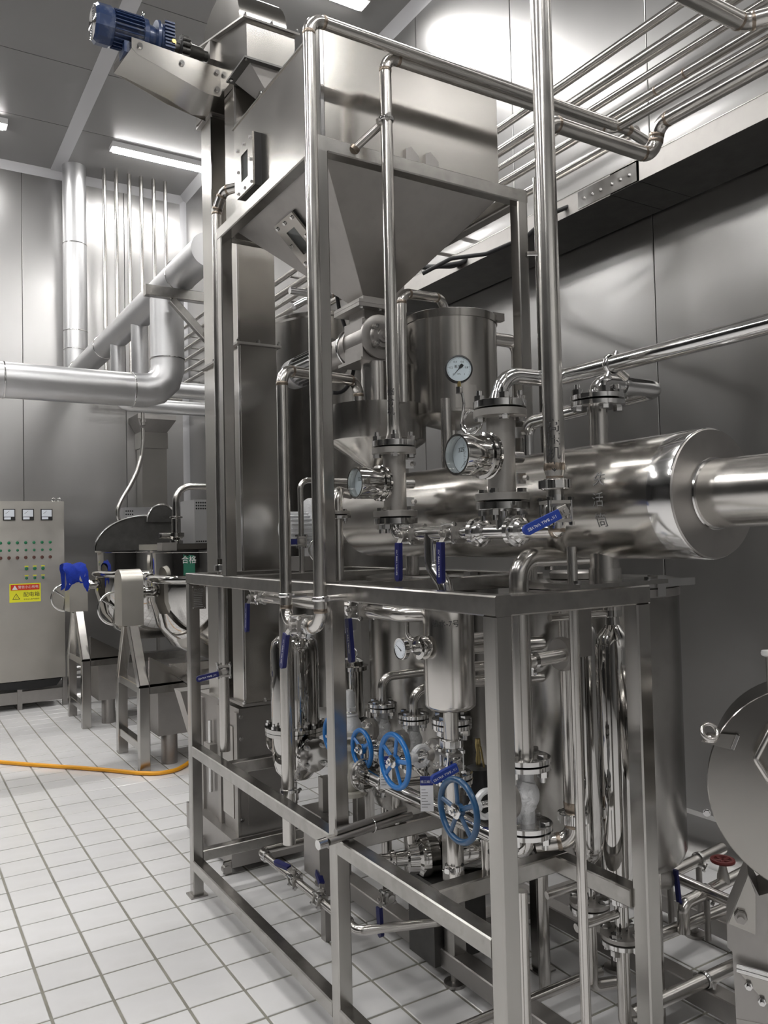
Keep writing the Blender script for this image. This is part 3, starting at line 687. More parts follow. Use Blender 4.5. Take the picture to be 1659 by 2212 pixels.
# ---------------------------------------------------------------- deactivation drum
DX, DZ, DR = 1.685, 1.722, .158
dm = thing('horizontal_drum', 'long fat horizontal steel drum with marker writing behind the flow meters', 'drum', (DX, 2.0, 1.507))
YE = 1.235
part(dm, 'shell', MB().lathe((DX, 1.30, DZ), Yp, [(0, DR), (1.50, DR), (1.53, DR*.99), (1.56, .12)], n=64), 'steel_sheet')
part(dm, 'end_band', MB().lathe((DX, 1.302, DZ), Ym, [(0, DR+.001), (.064, DR+.001), (.067, DR-.001)], n=64), 'bright')
part(dm, 'end_plate', MB().lathe((DX, YE, DZ), Ym, [(-.002, DR-.004), (0, DR-.002), (.004, DR-.004), (.004, .02)], n=64), 'steel_dull')
part(dm, 'end_pipe', MB().cyl((DX, YE-.003, DZ), (DX, .35, DZ), .082, n=40), 'pipe')
part(dm, 'weld_seam', MB().torus((DX, YE-.006, DZ), Yp, .084, .004, n=48, m=6), 'bright')
part(dm, 'far_neck', MB().lathe((DX-.01, 2.855, DZ-.0), Yp, [(0, .09), (.22, .09), (.225, .104), (.25, .104), (.255, .085), (.30, .08)], n=40), 'steel_dull')
st = part(dm, 'support_stub', MB().lathe((1.655, 1.56, 1.506), Zp, [(0, .043), (.034, .043), (.034, .039), (.075, .039)], n=30), 'pipe')
fl = part(dm, 'vent_pipe', MB().cyl((DX-.01, 1.585, DZ+DR-.01), (DX-.01, 1.585, 1.985), .0255, n=22), 'pipe')
vf = V((DX-.01, 1.585, 1.985+.014))
flange_joint(dm, vf, Zm, .074, m1='bright', m2='bright', phase=.5)
for k, ch_ in enumerate('失活筒'):
    part(dm, 'marker_writing', on_cyl(text(ch_, .040), (DX, 0, DZ), Ym, DR, math.radians(62)-.02*0 , Zp, 0).xf(Matrix.Identity(4)) if False else
         (lambda m_: (setattr(m_, 'v', [V((DX - (DR+.0008)*math.cos(ph), 1.455 - p.x, DZ + (DR+.0008)*math.sin(ph))) for p in m_.v for ph in [ .30 - k*.34 + p.y/DR]]), m_)[1])(text(ch_, .040)), 'ink_soft')
for y in (1.9, 2.55):
    part(dm, 'saddle_leg', MB().cyl((DX, y, 1.495), (DX, y, DZ-DR+.01), .026, n=20), 'pipe')

# ---------------------------------------------------------------- manifold with flow meters
MX, MZ = 1.425, 1.645
def my(px): return at(px, 1178, X=MX).y
yL, yR, yV = at(856, 1180, X=MX).y, at(1088, 1180, X=MX).y, at(1203, 1180, X=MX).y
flow_meter((MX, yL, at(850, 1045, X=MX).z), .073, 'flow meter with a shiny round glass indicator, left one of the pair', at(853, 1118, X=MX).z, at(847, 968, X=MX).z, .052)
flow_meter((MX, yR, at(1090, 985, X=MX).z), .073, 'flow meter with a white dial and coiled gauge tube, right one of the pair', at(1087, 1083, X=MX).z, at(1080, 885, X=MX).z, .056)
mf = thing('manifold_pipe', 'short polished manifold pipe with unions and tee in front of the drum', 'pipe', (MX, (yL+yR)/2, MZ-.03))
rM = .0215
tube_part(mf, 'left_elbow', [(MX, yL, at(853, 1118, X=MX).z-.022), (MX, yL, MZ), (MX, my(885), MZ)], rM, 'bright', bend=.045, welds=False)
part(mf, 'tee_run', MB().cyl((MX, my(905), MZ), (MX, my(975), MZ), rM*1.05, n=22), 'bright')
tube_part(mf, 'tee_drop', [(MX, my(933), MZ), (MX, my(933), MZ-.10), (MX+.006, my(955), 1.49), (MX+.006, my(962), 1.44)], rM*1.12, 'bright', bend=.05, welds=False)
part(mf, 'right_run', MB().cyl((MX, my(992), MZ), (MX, my(1160), MZ), rM*.95, n=22), 'bright')
part(mf, 'riser', MB().lathe((MX, yR, MZ), Zp, [(0, rM*.9), (.055, rM*.95), (at(1087, 1083, X=MX).z-MZ-.02, rM*1.45)], n=22), 'bright')
for px in (1038, 1119):
    y = my(px); part(mf, 'union', MB().lathe((MX, y-.028, MZ), Yp, [(0, rM*1.2), (.008, rM*1.6), (.026, rM*1.6), (.028, rM*1.95), (.044, rM*1.95), (.047, rM*1.5), (.056, rM*1.2)], n=34), 'bright')
ball_valve((MX, my(893), MZ), Yp, Xm, (0, .04, -1), 'ball valve with a hanging navy lever under the left flow meter', r=.020, L=.080, grip=.105)
ball_valve((MX, my(985), MZ), Yp, Xm, (0, .02, -1), 'ball valve with a hanging navy lever in the middle of the manifold', r=.020, L=.080, grip=.105)
# right riser with blue ball valve and big vertical pipe
zV = at(1203, 1105, X=MX).z
rv = thing('riser_pipe', 'thick vertical steel pipe with marker writing rising to the ceiling in front of the drum', 'pipe', (MX, yV, MZ-.03))
rB = .0262
tube_part(rv, 'elbow', [(MX, my(1150), MZ), (MX, yV, MZ), (MX, yV, zV-.045)], rM, 'pipe', bend=.045)
union_nut(rv, (MX, yV, zV+.068), Zp, .036)
part(rv, 'reducer', MB().lathe((MX, yV, zV+.03), Zp, [(0, rM), (.045, rM), (.055, rM*1.0), (.072, rB), (.105, rB)], n=26), 'pipe')
band(rv, (MX, yV, zV+.112), Zp, rB, .020); band(rv, (MX, yV, zV+.088), Zp, rM*1.0, .010)
zr0 = zV+.13
part(rv, 'tube', MB().cyl((MX, yV, zr0), (MX, yV, ZC), rB, n=30), 'pipe')
ball_valve((MX, yV, zV), Zp, (-.35, -.9, 0), (-.86, .33, -.42), 'ball valve with a bright blue lever on the thick riser pipe', r=.0225, L=.085, grip=.085, gmat='blue_grip_bright', hl=.022)
ang0 = math.radians(215)
for k, ch_ in enumerate(('高', '压', '机', '↓')):
    m = text(ch_, .034); dirw = V((-.62, -.78, 0)).normalized(); tw = V((0.78, -.62, 0))
    m.v = [V((MX, yV, at(1190, 925, X=MX).z - k*.034 + p.y)) + (dirw*math.cos(p.x/rB - .1) + tw*math.sin(p.x/rB - .1))*(rB+.0007) for p in m.v]
    part(rv, 'marker_writing', m, 'ink')

# pipe over the right meter, along the machine towards the right edge
zt = at(1080, 885, X=MX).z
ov = thing('meter_outlet_pipe', 'bright pipe rising from the right flow meter and running off to the right edge', 'pipe', (MX, yR, zt))
zo = 2.076
part(ov, 'reducer', MB().lathe((MX, yR, zt+.020), Zp, [(0, .034), (.010, .031), (.025, .0245), (.03, .0225)], n=24), 'bright')
xo = 1.62
tube_part(ov, 'tube', [(MX, yR, zt+.030), (MX, yR, zo), (xo, yR, zo), (xo, .60, zo)], .0225, 'bright', bend=.075, welds=False)
cp = V((xo, at(1320, 785, X=xo).y, zo)); clip(ov, cp, .0225, cp + V((.055, 0, -.03)), Yp)
# vent elbow looping back above the drum
vp = thing('vent_loop_pipe', 'hairpin pipe bending off the flange on top of the drum', 'pipe', vf)
zl = 2.052
tube_part(vp, 'tube', [vf + Zp*.016, (vf.x, vf.y, zl), (1.935, vf.y, zl), (1.935, 2.17, zl-.02), (1.935, 2.17, 1.62)], .0245, 'bright', bend=.052, welds=False)
clamp(vp, (vf.x+.10, vf.y, zl), Xp, .0245, Zm)

# pressure gauge on its coil
gc = at(991, 797, X=MX-.05); 
pg = thing('pressure_gauge', 'round black-rimmed pressure gauge with white dial and coiled tube', 'gauge', (MX-.02, yR, zt))
nrm = V((-.50, -.86, .02)).normalized(); gu = V((0.86, -.50, 0)).normalized(); gv = gu.cross(-nrm).normalized() if False else V((0, 0, 1))
R_ = .0395
part(pg, 'case', MB().lathe(gc - nrm*.022, nrm, [(0, R_*.9), (.003, R_*.97), (.019, R_*.97), (.019, R_), (.025, R_), (.026, R_*.90), (.022, R_*.89), (.022, .002)], n=44), 'black')
part(pg, 'dial', MB().cyl(gc + nrm*.0001, gc + nrm*.0012, R_*.885, n=40), 'dial')
pm = MB(); gb = basis(gc + nrm*.0016, gu, Zp)
for k in range(51):
    a_ = math.radians(225 - 270*k/50); r0 = R_*(.72 if k % 5 == 0 else .78); 
    e = V((math.cos(a_), math.sin(a_), 0)); w_ = V((-e.y, e.x, 0))*.00025
    pm.add([gb @ (e*r0 - w_), gb @ (e*r0 + w_), gb @ (e*R_*.84 + w_), gb @ (e*R_*.84 - w_)], [(0, 1, 2, 3)])
for k, s_ in enumerate(('0', '0.2', '0.4', '0.6', '0.8', '1')):
    a_ = math.radians(225 - 270*k/5); q = text(s_, .0078).xf(Matrix.Translation((math.cos(a_)*R_*.56, math.sin(a_)*R_*.56, 0))).xf(gb); pm.add(q.v, q.f)
for s_, yy, sz in (('蒸汽', .16, .009), ('MPa', -.38, .006), ('上海自动化仪表厂', -.62, .0042)):
    q = text(s_, sz).xf(Matrix.Translation((-.004 if yy > 0 else 0, yy*R_, 0))).xf(gb); pm.add(q.v, q.f)
part(pg, 'dial_print', pm, 'ink')
a_ = math.radians(228); e = V((math.cos(a_), math.sin(a_), 0)); w_ = V((-e.y, e.x, 0))
m = MB().prism([gb @ (p + V((0, 0, .001))) for p in (e*R_*.80, w_*.0012, -e*R_*.25 + w_*.005, -e*R_*.42 + w_*.004, -e*R_*.42 - w_*.004, -e*R_*.25 - w_*.005, -w_*.0012)], nrm*.0006)
part(pg, 'needle', m, 'ink')
part(pg, 'glass', MB().cyl(gc + nrm*.0035, gc + nrm*.0043, R_*.88, n=36), 'glass')
part(pg, 'brass_neck', MB().bar(gc + V((0, 0, -R_-.012)), gc + V((0, 0, -R_+.004)), .011, .011, up=Yp), 'brass')
part(pg, 'nut', MB().hexa(gc + V((0, 0, -R_-.030)), Zp, .0105, .018), 'bright')
pts = [at(x, y, X=MX-.055+k*.0012) for k, (x, y) in enumerate(((998, 850), (1002, 871), (1001, 886), (998, 903), (996, 917), (999, 927), (1007, 936), (1017, 939), (1028, 934), (1037, 924), (1042, 912), (1038, 899), (1029, 890), (1018, 887), (1009, 893), (1003, 904), (1003, 918), (1008, 930), (1030, 925)))]
part(pg, 'coil_tube', MB().tube(pts, .0042, bend=.012, n=10, seg=3), 'bright')
# ---------------------------------------------------------------- tall pipes in front of the hopper
def line_pipe(name, label, pts, r, bend=None, mat_='pipe', welds=True): return pipe(name, label, pts, r, mat_, bend, welds)
XA = 1.122
zh = 3.268
zu = at(655, 1350, X=XA).z
yA, y0_ = 2.212, 2.462
va = pipe('hopper_side_pipe', 'tall pipe close before the left hopper post, bending over the hopper to the right', [(XA, 2.30, zu), (XA, yA, zu), (XA, yA, zh), (2.56, yA, zh), (2.66, yA, zh-.02)], .0205, bend=.052)
clip(va, (XA, yA, ZT-.015), .0205, (1.195, yA, ZT-.015))
yB_ = 2.26
vb = pipe('meter_inlet_pipe', 'tall pipe dropping from overhead onto the left flow meter', [(MX, yL, at(847, 968, X=MX).z+.07), (MX, yL, zh-.012), (2.50, yL, zh-.002), (2.50, .9, zh-.01)], .0205, bend=.052)
part(vb, 'reducer', MB().lathe((MX, yL, at(847, 968, X=MX).z+.018), Zp, [(0, .03), (.035, .0215), (.055, .0205)], n=22), 'pipe')
zk = at(836, 257, X=MX).z
clip(vb, (MX, yL, zk), .0205, (MX-.03, yL+.008, zk-.012))
for k, ch_ in enumerate('缩合机'):
    m = text(ch_, .028); dirw = V((-.62, -.78, 0)); tw = V((0.78, -.62, 0))
    m.v = [V((MX, yL, at(846, 850, X=MX).z - k*.032 + p.y)) + (dirw*math.cos(p.x/.0205 - .3) + tw*math.sin(p.x/.0205 - .3))*(.0205+.0007) for p in m.v]
    part(vb, 'marker_writing', m, 'ink')
vc = pipe('return_pipe', 'overhead pipe stepping up with two elbows behind the thick riser', [(1.712, 1.80, 1.90), (1.712, 1.80, 2.90), (2.20, 1.80, 2.90), (2.20, 1.77, 3.0), (2.20, .7, 3.0)], .0245, bend=.05)
pipe('overhead_header_pipe', 'thick overhead pipe with an elbow at the top right corner', [(1.75, 1.60, 3.32), (2.43, 1.60, 3.32), (2.50, 1.52, 3.33), (2.62, 1.1, 3.34)], .029, bend=.06)
# funnel return
v0 = pipe('funnel_feed_pipe', 'pipe rising from the frame and bending over into the funnel', [(XA, 2.40, zu), (XA, y0_, zu), (XA, y0_, 2.205), (1.525, y0_+.19, 2.235), (1.525, y0_+.19, 2.08)], .0195, bend=.05)
clip(v0, (XA, y0_, ZT-.015), .0195, (1.195, y0_, ZT-.015))
bv = ball_valve((XA, (yA+y0_)/2+.005, zu), Yp, Xm, (0, .30, -1), 'ball valve with hanging navy lever joining two tall pipes below the top rail', r=.019, L=.085, grip=.10)
for y in (yA+.075, y0_-.075): clamp(bv, (XA, y, zu), Yp, .022, (-.3, 0, -1))

# ---------------------------------------------------------------- wall pipes and cable tray
WX = 3.25
def wz(a, b): return (at(*a, X=WX).z + at(*b, X=WX).z)/2
for nm, a, b, r, ya, yb, lab in (('wall_pipe', (1074, 278), (1474, 8), .0255, .8, 8.2, 'highest of the parallel steel pipes along the right wall'),
        ('wall_pipe', (1074, 330), (1405, 115), .0315, .8, 8.2, 'second highest of the parallel steel pipes along the right wall, a thick one'),
        ('wall_pipe', (1074, 371), (1530, 72), .019, .8, 8.2, 'third and thinnest of the parallel steel pipes along the right wall'),
        ('wall_pipe', (1124, 379), (1420, 185), .0255, 1.2, 8.2, 'fourth of the parallel steel pipes along the right wall, with weld rings'),
        ('wall_pipe', (1210, 375), (1300, 325), .0255, 2.75, 8.2, 'lowest of the parallel steel pipes along the right wall')):
    t = thing(nm, lab, 'pipe', (WX, 3.0, wz(a, b)), 'parallel pipes on the right wall')
    part(t, 'tube', MB().cyl((WX, ya, wz(a, b)), (WX, yb, wz(a, b)), r, n=20), 'pipe')
    if lab.startswith('fourth'):
        for y in (2.45, 2.62): band(t, (WX, y, wz(a, b)), Yp, r)
    for y in (4.6, 6.9): part(t, 'wall_bracket', MB().bar((WX, y, wz(a, b)-r-.006), (XR, y, wz(a, b)-r-.006), .04, .012, c=.002), 'steel_dull')
tr = thing('cable_tray', 'long flat steel cable tray along the right wall with dark underside', 'cable tray', (3.29, 3.0, 3.335))
tx0, tx1, tz0, tz1 = 3.10, 3.485, 3.335, 3.44
ys = [-1.5, .55, 2.62, 2.80, 5.0, 7.2]
for a_, b_ in zip(ys[:-1], ys[1:]):
    m = MB().box(tx0, tx1, a_+.002, b_-.002, tz0, tz0+.004); part(tr, 'tray_floor', m, 'dark_steel')
    if (a_, b_) != (2.62, 2.80): part(tr, 'tray_side', MB().box(tx0-.003, tx0, a_+.002, b_-.002, tz0, tz1), 'steel_dull')
    part(tr, 'tray_cover', MB().box(tx0-.005, tx1, a_+.002, b_-.002, tz1, tz1+.004), 'steel_sheet')
jp = part(tr, 'joint_plate', MB().box(tx0-.007, tx0-.003, 2.63, 3.02, tz0+.006, tz1-.008), 'bright')
for k in range(6): inst(jp, 'bolt', 'bolt_head', bolt_fn, 'bright', (tx0-.008, 2.68+k*.056 + (.02 if k > 2 else 0), tz0+.052), Xm, .95)
cb = MB().tube([(3.13, 3.08, 3.40), (3.04, 3.16, 3.36), (2.98, 3.3, 3.27), (2.9, 3.55, 3.24), (2.8, 3.75, 3.26), (2.7, 3.9, 3.2)], .012, bend=.06, n=10)
solo('power_cable', cb, 'rubber', 'black cable sagging out of the cable tray joint', 'cable')
t = thing('cable_bundle', 'bundle of black cables leaving the tray behind the hopper cone', 'cable', (3.0, 4.3, 3.3))
for k in range(5):
    part(t, 'cable', MB().tube([(3.14, 3.95+k*.03, 3.40), (3.07, 4.02+k*.02, 3.36), (2.9, 4.12+k*.03, 3.33+k*.012), (2.6, 4.25+k*.05, 3.36+k*.01), (2.3, 4.4, 3.40), (2.05, 3.6+k*.02, 3.05), (1.9, 3.2, 2.5)], .013, bend=.08, n=10), 'rubber')

# ---------------------------------------------------------------- tanks behind
tt = thing('storage_tank', 'tall cylindrical steel tank standing behind the elevator and the left posts', 'tank', (2.36, 4.42, 0))
tc_ = V((2.36, 4.42, 0)); R_ = .40
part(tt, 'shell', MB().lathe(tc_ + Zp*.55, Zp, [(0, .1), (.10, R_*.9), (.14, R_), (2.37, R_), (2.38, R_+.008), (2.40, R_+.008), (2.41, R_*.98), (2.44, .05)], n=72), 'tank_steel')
for k in range(3):
    a_ = .6 + k*2*PI/3; part(tt, 'leg', MB().cyl(tc_ + V((math.cos(a_)*.3, math.sin(a_)*.3, 0)), tc_ + V((math.cos(a_)*.3, math.sin(a_)*.3, .68)), .03, n=16), 'pipe')
tp = thing('tank_top_piping', 'bent pipes with clamped valves on top of the tall tank', 'pipe', (2.3, 4.2, 2.98))
tube_part(tp, 'tube', [(1.95, 4.15, 3.06), (2.15, 4.15, 3.06), (2.24, 4.15, 3.08), (2.26, 4.2, 3.16), (2.3, 4.6, 3.2)], .02, 'bright', bend=.03)
tube_part(tp, 'tube', [(2.02, 4.25, 3.0), (2.1, 4.25, 3.05), (2.2, 4.25, 3.02), (2.22, 4.25, 2.96)], .022, 'bright', bend=.03, welds=False)
for p, a_ in (((2.255, 4.18, 3.14), (.2, 1, .6)), ((2.3, 4.45, 3.19), Yp), ((2.12, 4.15, 3.06), Xp)): clamp(tp, p, a_, .02, Zp)

bk = thing('dosing_pot', 'small lidded cylindrical pot with pipes behind the pressure gauge', 'pot', (1.925, 2.60, 2.07))
bc = V((1.925, 2.60, 0)); br = .186
part(bk, 'shell', MB().lathe(bc + Zp*2.06, Zp, [(0, .03), (.045, br*.96), (.05, br), (.42, br)], n=60), 'steel_sheet')
part(bk, 'lid', MB().lathe(bc + Zp*2.475, Zp, [(0, br+.004), (.028, br+.006), (.034, br*.97), (.040, .02)], n=60), 'steel_sheet')
part(bk, 'lid_hinge', MB().box(bc.x+.10, bc.x+.16, bc.y-.15, bc.y-.12, 2.485, 2.515), 'steel_dull')
part(bk, 'patch_plate', MB().prism([bc + V((math.cos(a_)*(br+.0015), math.sin(a_)*(br+.0015), 2.12)) for a_ in (4.15, 4.3, 4.45, 4.6)] + [bc + V((math.cos(a_)*(br+.004), math.sin(a_)*(br+.004), 2.12)) for a_ in (4.6, 4.45, 4.3, 4.15)], (0, 0, .09)), 'steel_sheet')
tube_part(bk, 'inlet_pipe', [(1.87, 2.56, 2.505), (1.87, 2.56, 2.575), (1.645, 2.52, 2.555), (1.64, 2.52, 2.14)], .019, bend=.04)
part(bk, 'inlet_collar', MB().cyl((1.87, 2.56, 2.51), (1.87, 2.56, 2.525), .03, n=20), 'bright')
tube_part(bk, 'overflow_pipe', [(bc.x+br-.02, 2.55, 2.44), (2.235, 2.55, 2.44), (2.235, 2.55, 1.75)], .027, bend=.05, welds=False)
tube_part(bk, 'outlet_pipe', [(1.925, 2.60, 2.07), (1.925, 2.60, 1.70)], .02, welds=False)
for z in (1.96, 1.90): clamp(bk, (1.925, 2.60, z), Zp, .022, (-1, -.5, 0))
solo('stanchion_pipe', MB().tube([(1.845, 2.50, 1.86), (1.845, 2.50, 2.12)], .020, bend=0) if False else MB().cyl((1.72, 2.36, 1.875), (1.72, 2.36, 2.135), .019, n=20), 'pipe', 'short open vertical pipe standing on the drum below the gauge', 'pipe')
ot = thing('open_tube', 'polished open-topped vertical tube clipped to the right hopper post', 'pipe', (2.15, 2.26, 1.5))
part(ot, 'tube', MB().lathe((2.155, 2.31, 1.5), Zp, [(0, .021), (1.52, .021), (1.52, .019), (1.48, .019)], n=24), 'polished')
part(ot, 'strap', MB().bar((2.10, 2.325, 2.72), (2.17, 2.285, 2.72), .008, .02), 'bright')

# blower behind the drum, pipe stub beside the left post, motor cables
bw = thing('blower', 'small finned motor with round blower housing behind the left hopper post', 'blower', (1.68, 3.45, 1.495))
bo = V((1.73, 3.45, 1.69))
part(bw, 'housing', MB().lathe(bo + Xp*.03, Xm, [(0, .10), (.01, .145), (.06, .145), (.07, .12), (.072, .05)], n=44), 'cast_silver')
bmm = part(bw, 'motor', MB().lathe(bo + Xm*.04, Xm, [(0, .07), (.12, .07), (.13, .05)], n=28), 'cast_silver')
for k in range(22):
    e = V((0, math.cos(2*PI*k/22), math.sin(2*PI*k/22))); part(bmm, 'cooling_fin', MB().bar(bo + Xm*.05 + e*.074, bo + Xm*.155 + e*.074, .004, .014, up=e, c=.0005), 'cast_silver')
part(bw, 'intake_ring', MB().torus(bo + V((-.01, -.10, -.10)), (-.3, -1, .1), .065, .006), 'bright')
part(bw, 'foot', MB().box(bo.x-.12, bo.x+.05, 3.38, 3.52, 1.495, 1.56), 'steel_dull')
pipe('blower_line', 'thin pipe bending down in front of the blower', [(1.95, 3.28, 1.905), (1.575, 3.28, 1.905), (1.575, 3.28, 1.49)], .013, bend=.04, welds=False)
ball_valve((1.575, 3.28, 1.63), Zp, (-.3, -1, 0), (-.9, .2, 0), 'small ball valve with navy lever before the blower', r=.014, L=.07, grip=.055, txt=False)
t = pipe('post_side_pipe', 'flanged pipe rising beside the left hopper post and turning into the drum neck', [(1.30, 2.42, 1.495), (1.30, 2.42, 1.80), (1.45, 2.60, 1.80)], .0175, bend=.04, welds=False)
flange_joint(t, (1.30, 2.42, 1.717), Zp, .045, th=.011, phase=.3, bs=.7)
solo('feeder_cable', MB().tube([at(x, y, Y=3.02) for x, y in ((728, 640), (733, 670), (745, 705), (760, 760), (765, 800), (752, 835), (735, 850), (718, 848))], .0085, bend=.08, n=10), 'rubber', 'black cable hanging in a loop beside the rotary feeder', 'cable')
# ---------------------------------------------------------------- separator column with thermometer
CX, CY, CR = 1.43, 1.977, .0765
cv = thing('separator_column', 'upright shiny column vessel hanging inside the frame, marked with black pen', 'vessel', (CX, CY, 1.10))
zb = at(972, 1535, X=CX).z
part(cv, 'shell', MB().lathe((CX, CY, zb), Zp, [(0, .018), (.006, CR*.80), (.016, CR*.97), (.024, CR), (.33, CR), (.345, CR*.9), (.35, .03)], n=56), 'pipe')
part(cv, 'neck', MB().cyl((CX, CY, zb-.085), (CX, CY, zb+.004), .0225, n=24), 'pipe')
union_nut(cv, (CX, CY, zb-.095), Zp, .031)
m = text('热水-7号', .022); dirw = V((-.60, -.80, 0)); tw = V((.80, -.60, 0))
m.v = [V((CX, CY, at(965, 1342, X=CX).z + p.y)) + (dirw*math.cos(p.x/CR-.1) + tw*math.sin(p.x/CR-.1))*(CR+.0006) for p in m.v]; part(cv, 'marker_writing', m, 'ink')
zw = at(972, 1642, X=CX).z
ball_valve((CX, CY, zw), Zp, (-.15, -1, 0), (-.95, .12, -.32), 'ball valve with short blue lever below the separator column', r=.019, L=.08, grip=.072, gmat='blue_grip_bright', hl=.016)
dp = thing('drain_leg_pipe', 'straight vertical pipe below the column, passing behind a blue handwheel', 'pipe', (CX, CY, .64))
part(dp, 'tube', MB().cyl((CX, CY, .64), (CX, CY, zw-.036), .0215, n=22), 'pipe')
clamp(dp, (CX, CY, .655), Zp, .0225, (-1, -.4, 0))
tube_part(dp, 'foot_pipe', [(CX, CY, .64), (CX, CY, .60), (1.85, CY-.01, .60)], .017, bend=.03, welds=False)
tg = thing('dial_thermometer', 'small round dial thermometer on a side boss of the separator column', 'thermometer', (CX-.12, CY, 1.29))
zt_ = at(912, 1395, X=CX-CR).z; o_ = V((CX-CR, CY, zt_))
part(tg, 'boss', MB().lathe(o_ + Xp*.012, Xm, [(0, .022), (.02, .022), (.022, .034), (.034, .036), (.046, .034), (.048, .022), (.052, .021)], n=32), 'polished')
part(tg, 'stem', MB().lathe(o_ + Xm*.03, Xm, [(0, .011), (.026, .011), (.028, .006), (.045, .006)], n=18), 'bright')
dc = o_ + V((-.082, -.002, .003))
part(tg, 'case', MB().lathe(dc, Xm, [(0, .027), (.002, .031), (.014, .031), (.016, .033), (.018, .031), (.0165, .028), (.0165, .002)], n=36), 'polished')
part(tg, 'dial', MB().cyl(dc + Xm*.0166, dc + Xm*.0172, .0275, n=30), 'dial')
m = MB()
for k in range(24):
    a_ = math.radians(230-280*k/23); e = V((0, -math.cos(a_), math.sin(a_))); w_ = V((0, math.sin(a_), math.cos(a_)))*.0004; b_ = dc + Xm*.0175
    m.add([b_+e*.021-w_, b_+e*.021+w_, b_+e*.026+w_, b_+e*.026-w_], [(0, 1, 2, 3)])
e = V((0, .8, .45)).normalized(); w_ = V((0, -.45, .8)).normalized(); b_ = dc + Xm*.018
m.prism([b_ + e*.022, b_ + w_*.001, b_ - e*.010 + w_*.0022, b_ - e*.010 - w_*.0022, b_ - w_*.001], Xm*.0006)
part(tg, 'dial_print', m, 'ink')

# ---------------------------------------------------------------- lower steam manifold and globe valves
LX, LZ = 1.425, .806
lm = thing('steam_manifold', 'low horizontal polished manifold pipe behind the blue handwheels', 'pipe', (LX, 2.1, LZ-.03))
part(lm, 'tube', MB().cyl((LX, 1.72, LZ), (LX, 2.47, LZ), .0245, n=26), 'polished')
part(lm, 'end_cap', MB().lathe((LX, 1.722, LZ), Ym, [(0, .0245), (.012, .022), (.02, .008)], n=24), 'polished')
for y in (1.76, 2.36): clamp(lm, (LX, y, LZ), Yp, .0255, (-.35, 0, -1))
part(lm, 'support', MB().cyl((LX, 2.29, .695), (LX, 2.29, LZ-.02), .012, n=14), 'pipe')
part(lm, 'support', MB().cyl((LX, 1.82, .695), (LX, 1.82, LZ-.02), .012, n=14), 'pipe')
flange_joint(lm, (LX, 2.485, LZ), Ym, .056, m1='polished', m2='bead_blast', phase=.8, bs=.9)
v4 = V((1.475, 1.705, .928))
globe_valve(v4, .073, .225, 'silver globe valve with big dark blue handwheel beside the front corner post', 'blue_wheel_dark', wr=.0865, h=.178, phase=.2)
v3 = V((1.515, 2.09, .962))
globe_valve(v3, .063, .215, 'globe valve with big blue handwheel and paper tag, second from the front', 'blue_wheel', wr=.087, h=.170, phase=.5, body_mat='cast_silver')
v2 = V((1.65, 2.515, .890))
globe_valve(v2, .058, .222, 'globe valve with smaller bright blue handwheel, third from the front', 'blue_wheel', wr=.074, h=.160, spokes=3, phase=.5)
v1 = V((1.65, 2.735, .896))
globe_valve(v1, .057, .222, 'globe valve whose blue handwheel is half hidden behind the middle post', 'blue_wheel', wr=.074, h=.160, spokes=3, phase=.9)
zc1 = at(823, 1462, X=1.65).z
pipe('valve_riser_pipe', 'bent pipe from the half hidden globe valve to the right', [v1 + Zp*.095, (v1.x, v1.y, zc1), (2.05, v1.y-.08, zc1+.015)], .0175, bend=.045, welds=False)
pipe('valve_riser_pipe', 'bent pipe from the third globe valve curving behind the column', [v2 + Zp*.095, (v2.x, v2.y, zc1-.02), (2.0, v2.y-.05, zc1+.0)], .0175, bend=.055, welds=False)
pipe('valve_riser_pipe', 'vertical pipe above the second globe valve, hidden behind the column', [v3 + Zp*.10, (v3.x, v3.y+.02, 1.30), (1.85, 2.12, 1.30)], .0185, bend=.05, welds=False)
for z, lab in ((1.262, 'upper'), (1.195, 'middle'), (1.145, 'lower')):
    solo('cross_pipe', MB().cyl((1.56, 2.22, z), (1.95, 2.10, z), .0175 if z < 1.25 else .024, n=18), 'pipe', lab + ' of three short level pipes seen between column and corner post', 'pipe', 'cross pipes behind the column')
for p, q in ((V((v3.x, v3.y, LZ)), v3), (V((v2.x, v2.y, LZ)), v2), (V((v1.x, v1.y, LZ)), v1)):
    pass
t = thing('manifold_branch', 'short pipes linking the manifold to the globe valves above', 'pipe', (1.5, 2.1, LZ))
tube_part(t, 'tube', [(LX, v3.y, LZ), (LX+.04, v3.y, LZ+.0), (v3.x, v3.y, LZ), (v3.x, v3.y, v3.z-.10)], .018, bend=.03, welds=False)
tube_part(t, 'tube', [(LX, 2.40, LZ-.01), (v2.x, 2.42, LZ-.04), (v2.x, v2.y, v2.z-.09)], .015, bend=.03, welds=False)
# elbow and pipe under and over valve 4, bridge to the polished column
br_ = thing('bridge_pipe', 'thick pipe rising inside the front corner post, arching over and dropping behind the drum support', 'pipe', (v4.x, v4.y, 1.03))
zq = 1.572
tube_part(br_, 'tube', [v4 + Zp*.105, (v4.x, v4.y, zq), (1.80, 1.675, zq), (1.80, 1.675, 1.40)], .0275, bend=.058, welds=False)
tube_part(br_, 'branch', [(v4.x+.02, v4.y, 1.285), (1.69, 1.74, 1.285)], .0195, welds=False)
clamp(br_, (v4.x+.05, v4.y+.008, 1.285), Xp, .0205, Zm)
el_ = pipe('valve_outlet_elbow', 'polished elbow under the silver globe valve beside the corner post', [v4 - Zp*.105, (v4.x, v4.y, v4.z-.155), (v4.x-.02, v4.y+.15, v4.z-.155)], .024, 'polished', .035, False)
